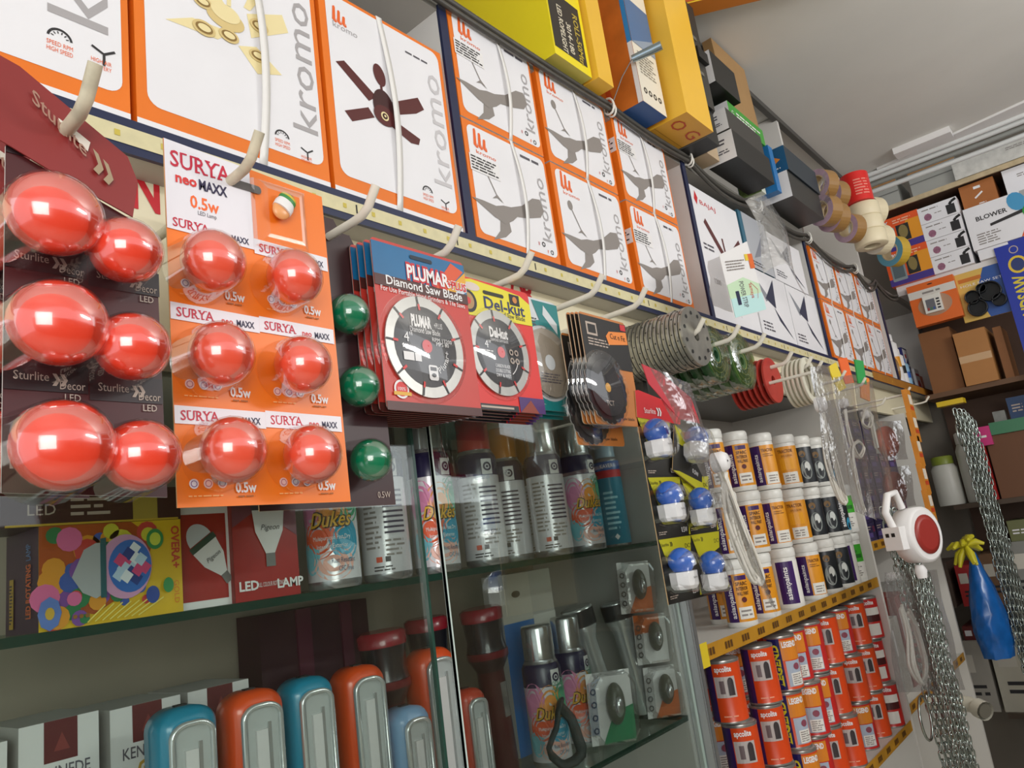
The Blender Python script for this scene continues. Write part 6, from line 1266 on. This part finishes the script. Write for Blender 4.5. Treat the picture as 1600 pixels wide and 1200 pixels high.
far('carton', 'small brown carton standing at the back on the brown shelf, beside the taped one', 'carton', (1572, 590), (1566, 520), 4.02, .2, KB, None, ZB2, ht=.24)
BLKC = mat('1d1b1a', .5)
root = thing('plastic_jar', 'white plastic jar with a pale lid under the brown shelf', 'jar', (4.10, P(1514, 672, X=4.08).y + .02, -.0495)); b = MB(); b.lathe([(.06, 0), (.062, .01), (.062, .24), (.05, .27)], mat('d4d4cc', .4), 22); part(b, 'body', root); b = MB(); b.lathe([(.052, .271), (.052, .32), (.045, .325)], WHITE, 22); part(b, 'lid', root)
root = thing('plastic_jar', 'shorter white jar left of the tall one, half hidden by the chains', 'jar', (4.10, P(1470, 690, X=4.08).y + .02, -.0495)); b = MB(); b.lathe([(.055, 0), (.057, .01), (.057, .17), (.045, .19)], mat('d4d4cc', .4), 22); part(b, 'body', root); b = MB(); b.lathe([(.047, .191), (.047, .225), (.04, .23)], mat('8a9a3a', .4), 22); part(b, 'lid', root)
far('carton', 'large dark brown carton beside the red box, low at the right edge', 'carton', (1578, 825), (1640, 715), 4.0, .3, mat('6a452c', .65), None, -.0495, ht=.28)
far('tray', 'dull green plastic tray lying on the dark brown carton', 'tray', (1552, 690), (1630, 655), 3.99, .25, mat('3f7a58', .4), None, .2312, ht=.055)
far('red_box', 'red box with upright white letters beside the dark brown carton', 'box', (1548, 802), (1550, 740), 3.985, .05, mat('a8201f', .4), lambda b, f, w, h: b.text(f, 'CROSS', .62 * w, .2 * h, .5 * w, WHITE, 1, rot=PI / 2, al='L', fit=.6 * h), -.0495, ht=.24)
far('packet', 'bright pink packet on top of the red box', 'packet', (1534, 738), (1556, 706), 3.985, .05, mat('c8347a', .35), lambda b, f, w, h: b.lines(f, .15 * w, .35 * h, .85 * w, .6 * h, 1, WHITE, 1), .1912, ht=.085)
LOW = [((1502, 930), (1524, 880), 'b02a2a', -.4995, .18, 'dark red box on the lower far shelf behind the blue bag'), ((1545, 930), (1570, 880), '7a5a40', -.4995, .22, 'brown carton on the lower far shelf behind the blue bag'), ((1588, 930), (1640, 880), '8a8a84', -.4995, .26, 'grey carton on the lower far shelf at the right edge'),
       ((1515, 1100), (1546, 1040), 'a9a49a', -.9495, .30, 'pale grey carton on the lowest far shelf, nearest the chains'), ((1568, 1100), (1630, 1040), 'c4bfae', -.9495, .34, 'cream carton on the lowest far shelf at the right edge'), ((1455, 930), (1478, 880), '5a4a40', -.4995, .2, 'dark brown carton on the lower far shelf, hidden by the bagged power strip')]
for a, c, h_, z, ht, t in LOW: far('carton', t, 'carton', a, c, 4.02, .28, mat(h_, .55, noise=.12, scale=10), lambda b, f, w, h: (b.rect(f, .1 * w, .55 * h, .5 * w, .8 * h, mat('c9c4b8', .5), 1), b.lines(f, .2 * w, .2 * h, .8 * w, .4 * h, 2, DRK, 2)), z, ht=ht)
# second and third bays of the rack, lower shelves
for k, (x, w, h, c, t) in enumerate(((2.72, .20, .24, 'b4b0a6', 'pale grey carton under the purple boxes, nearest'), (2.94, .18, .30, '8c3a34', 'dull red carton under the purple boxes'), (3.14, .22, .22, '7a5c42', 'brown carton under the purple boxes, beside the dull red one'), (3.37, .16, .30, 'a8a6a0', 'pale carton under the purple boxes, farthest'))):
    plain('carton', t, 'carton', x, -.6195, w, h, .2, .80, mat(c, .55, noise=.1, scale=10), draw=lambda b, f, w, h: (b.rect(f, .1 * w, .5 * h, .6 * w, .85 * h, WHITE, 1), b.lines(f, .15 * w, .55 * h, .55 * w, .8 * h, 3, GRD, 2)))
PVC = mat('d3d0bf', .4)
root = thing('pipe_elbow', 'cream plastic pipe elbow sticking out beside the chains, low down', 'pipe', tuple(P(1508, 1098, Y=.70))); b = MB(); b.tube([(0, .12, 0), (0, .02, 0), (-.01, -.02, -.004), (-.03, -.045, -.01)], .026, PVC, 14); part(b, 'bend', root); b = MB(); b.tube([(-.026, -.040, -.009), (-.048, -.066, -.016)], .032, PVC, 14, caps=False); b.tube([(-.026, -.040, -.009), (-.048, -.066, -.016)], .024, mat('6a675c', .5), 14); part(b, 'collar', root)
# odds and ends under the brown shelf and on the dark shelves at the far end
far('packet', 'dark blue packet standing at the far right on top of the green tray', 'packet', (1580, 655), (1600, 618), 4.06, .06, mat('1f3f6a', .35), lambda b, f, w, h: b.lines(f, .2 * w, .3 * h, .8 * w, .7 * h, 3, SLV, 1), .2868, ht=.10)
far('packet', 'grey cloudy plastic packet lying on the green tray, left of the dark blue one', 'packet', (1553, 655), (1566, 630), 4.05, .10, mat('8a8c88', .3, noise=.3, scale=30), None, .2868, ht=.05)
far('carton', 'flat maroon carton lying on the pale grey carton, lowest far shelf', 'carton', (1518, 1040), (1540, 1020), 4.04, .25, mat('6a2a28', .5), lambda b, f, w, h: b.rect(f, .1 * w, .3 * h, .5 * w, .7 * h, PAPER, 1), -.6490, ht=.06)
far('carton', 'small olive carton on top of the grey carton, lower far shelf', 'carton', (1590, 880), (1640, 850), 4.05, .2, mat('6d7048', .5), lambda b, f, w, h: b.lines(f, .1 * w, .3 * h, .6 * w, .6 * h, 2, PAPER, 1), -.2390, ht=.09)
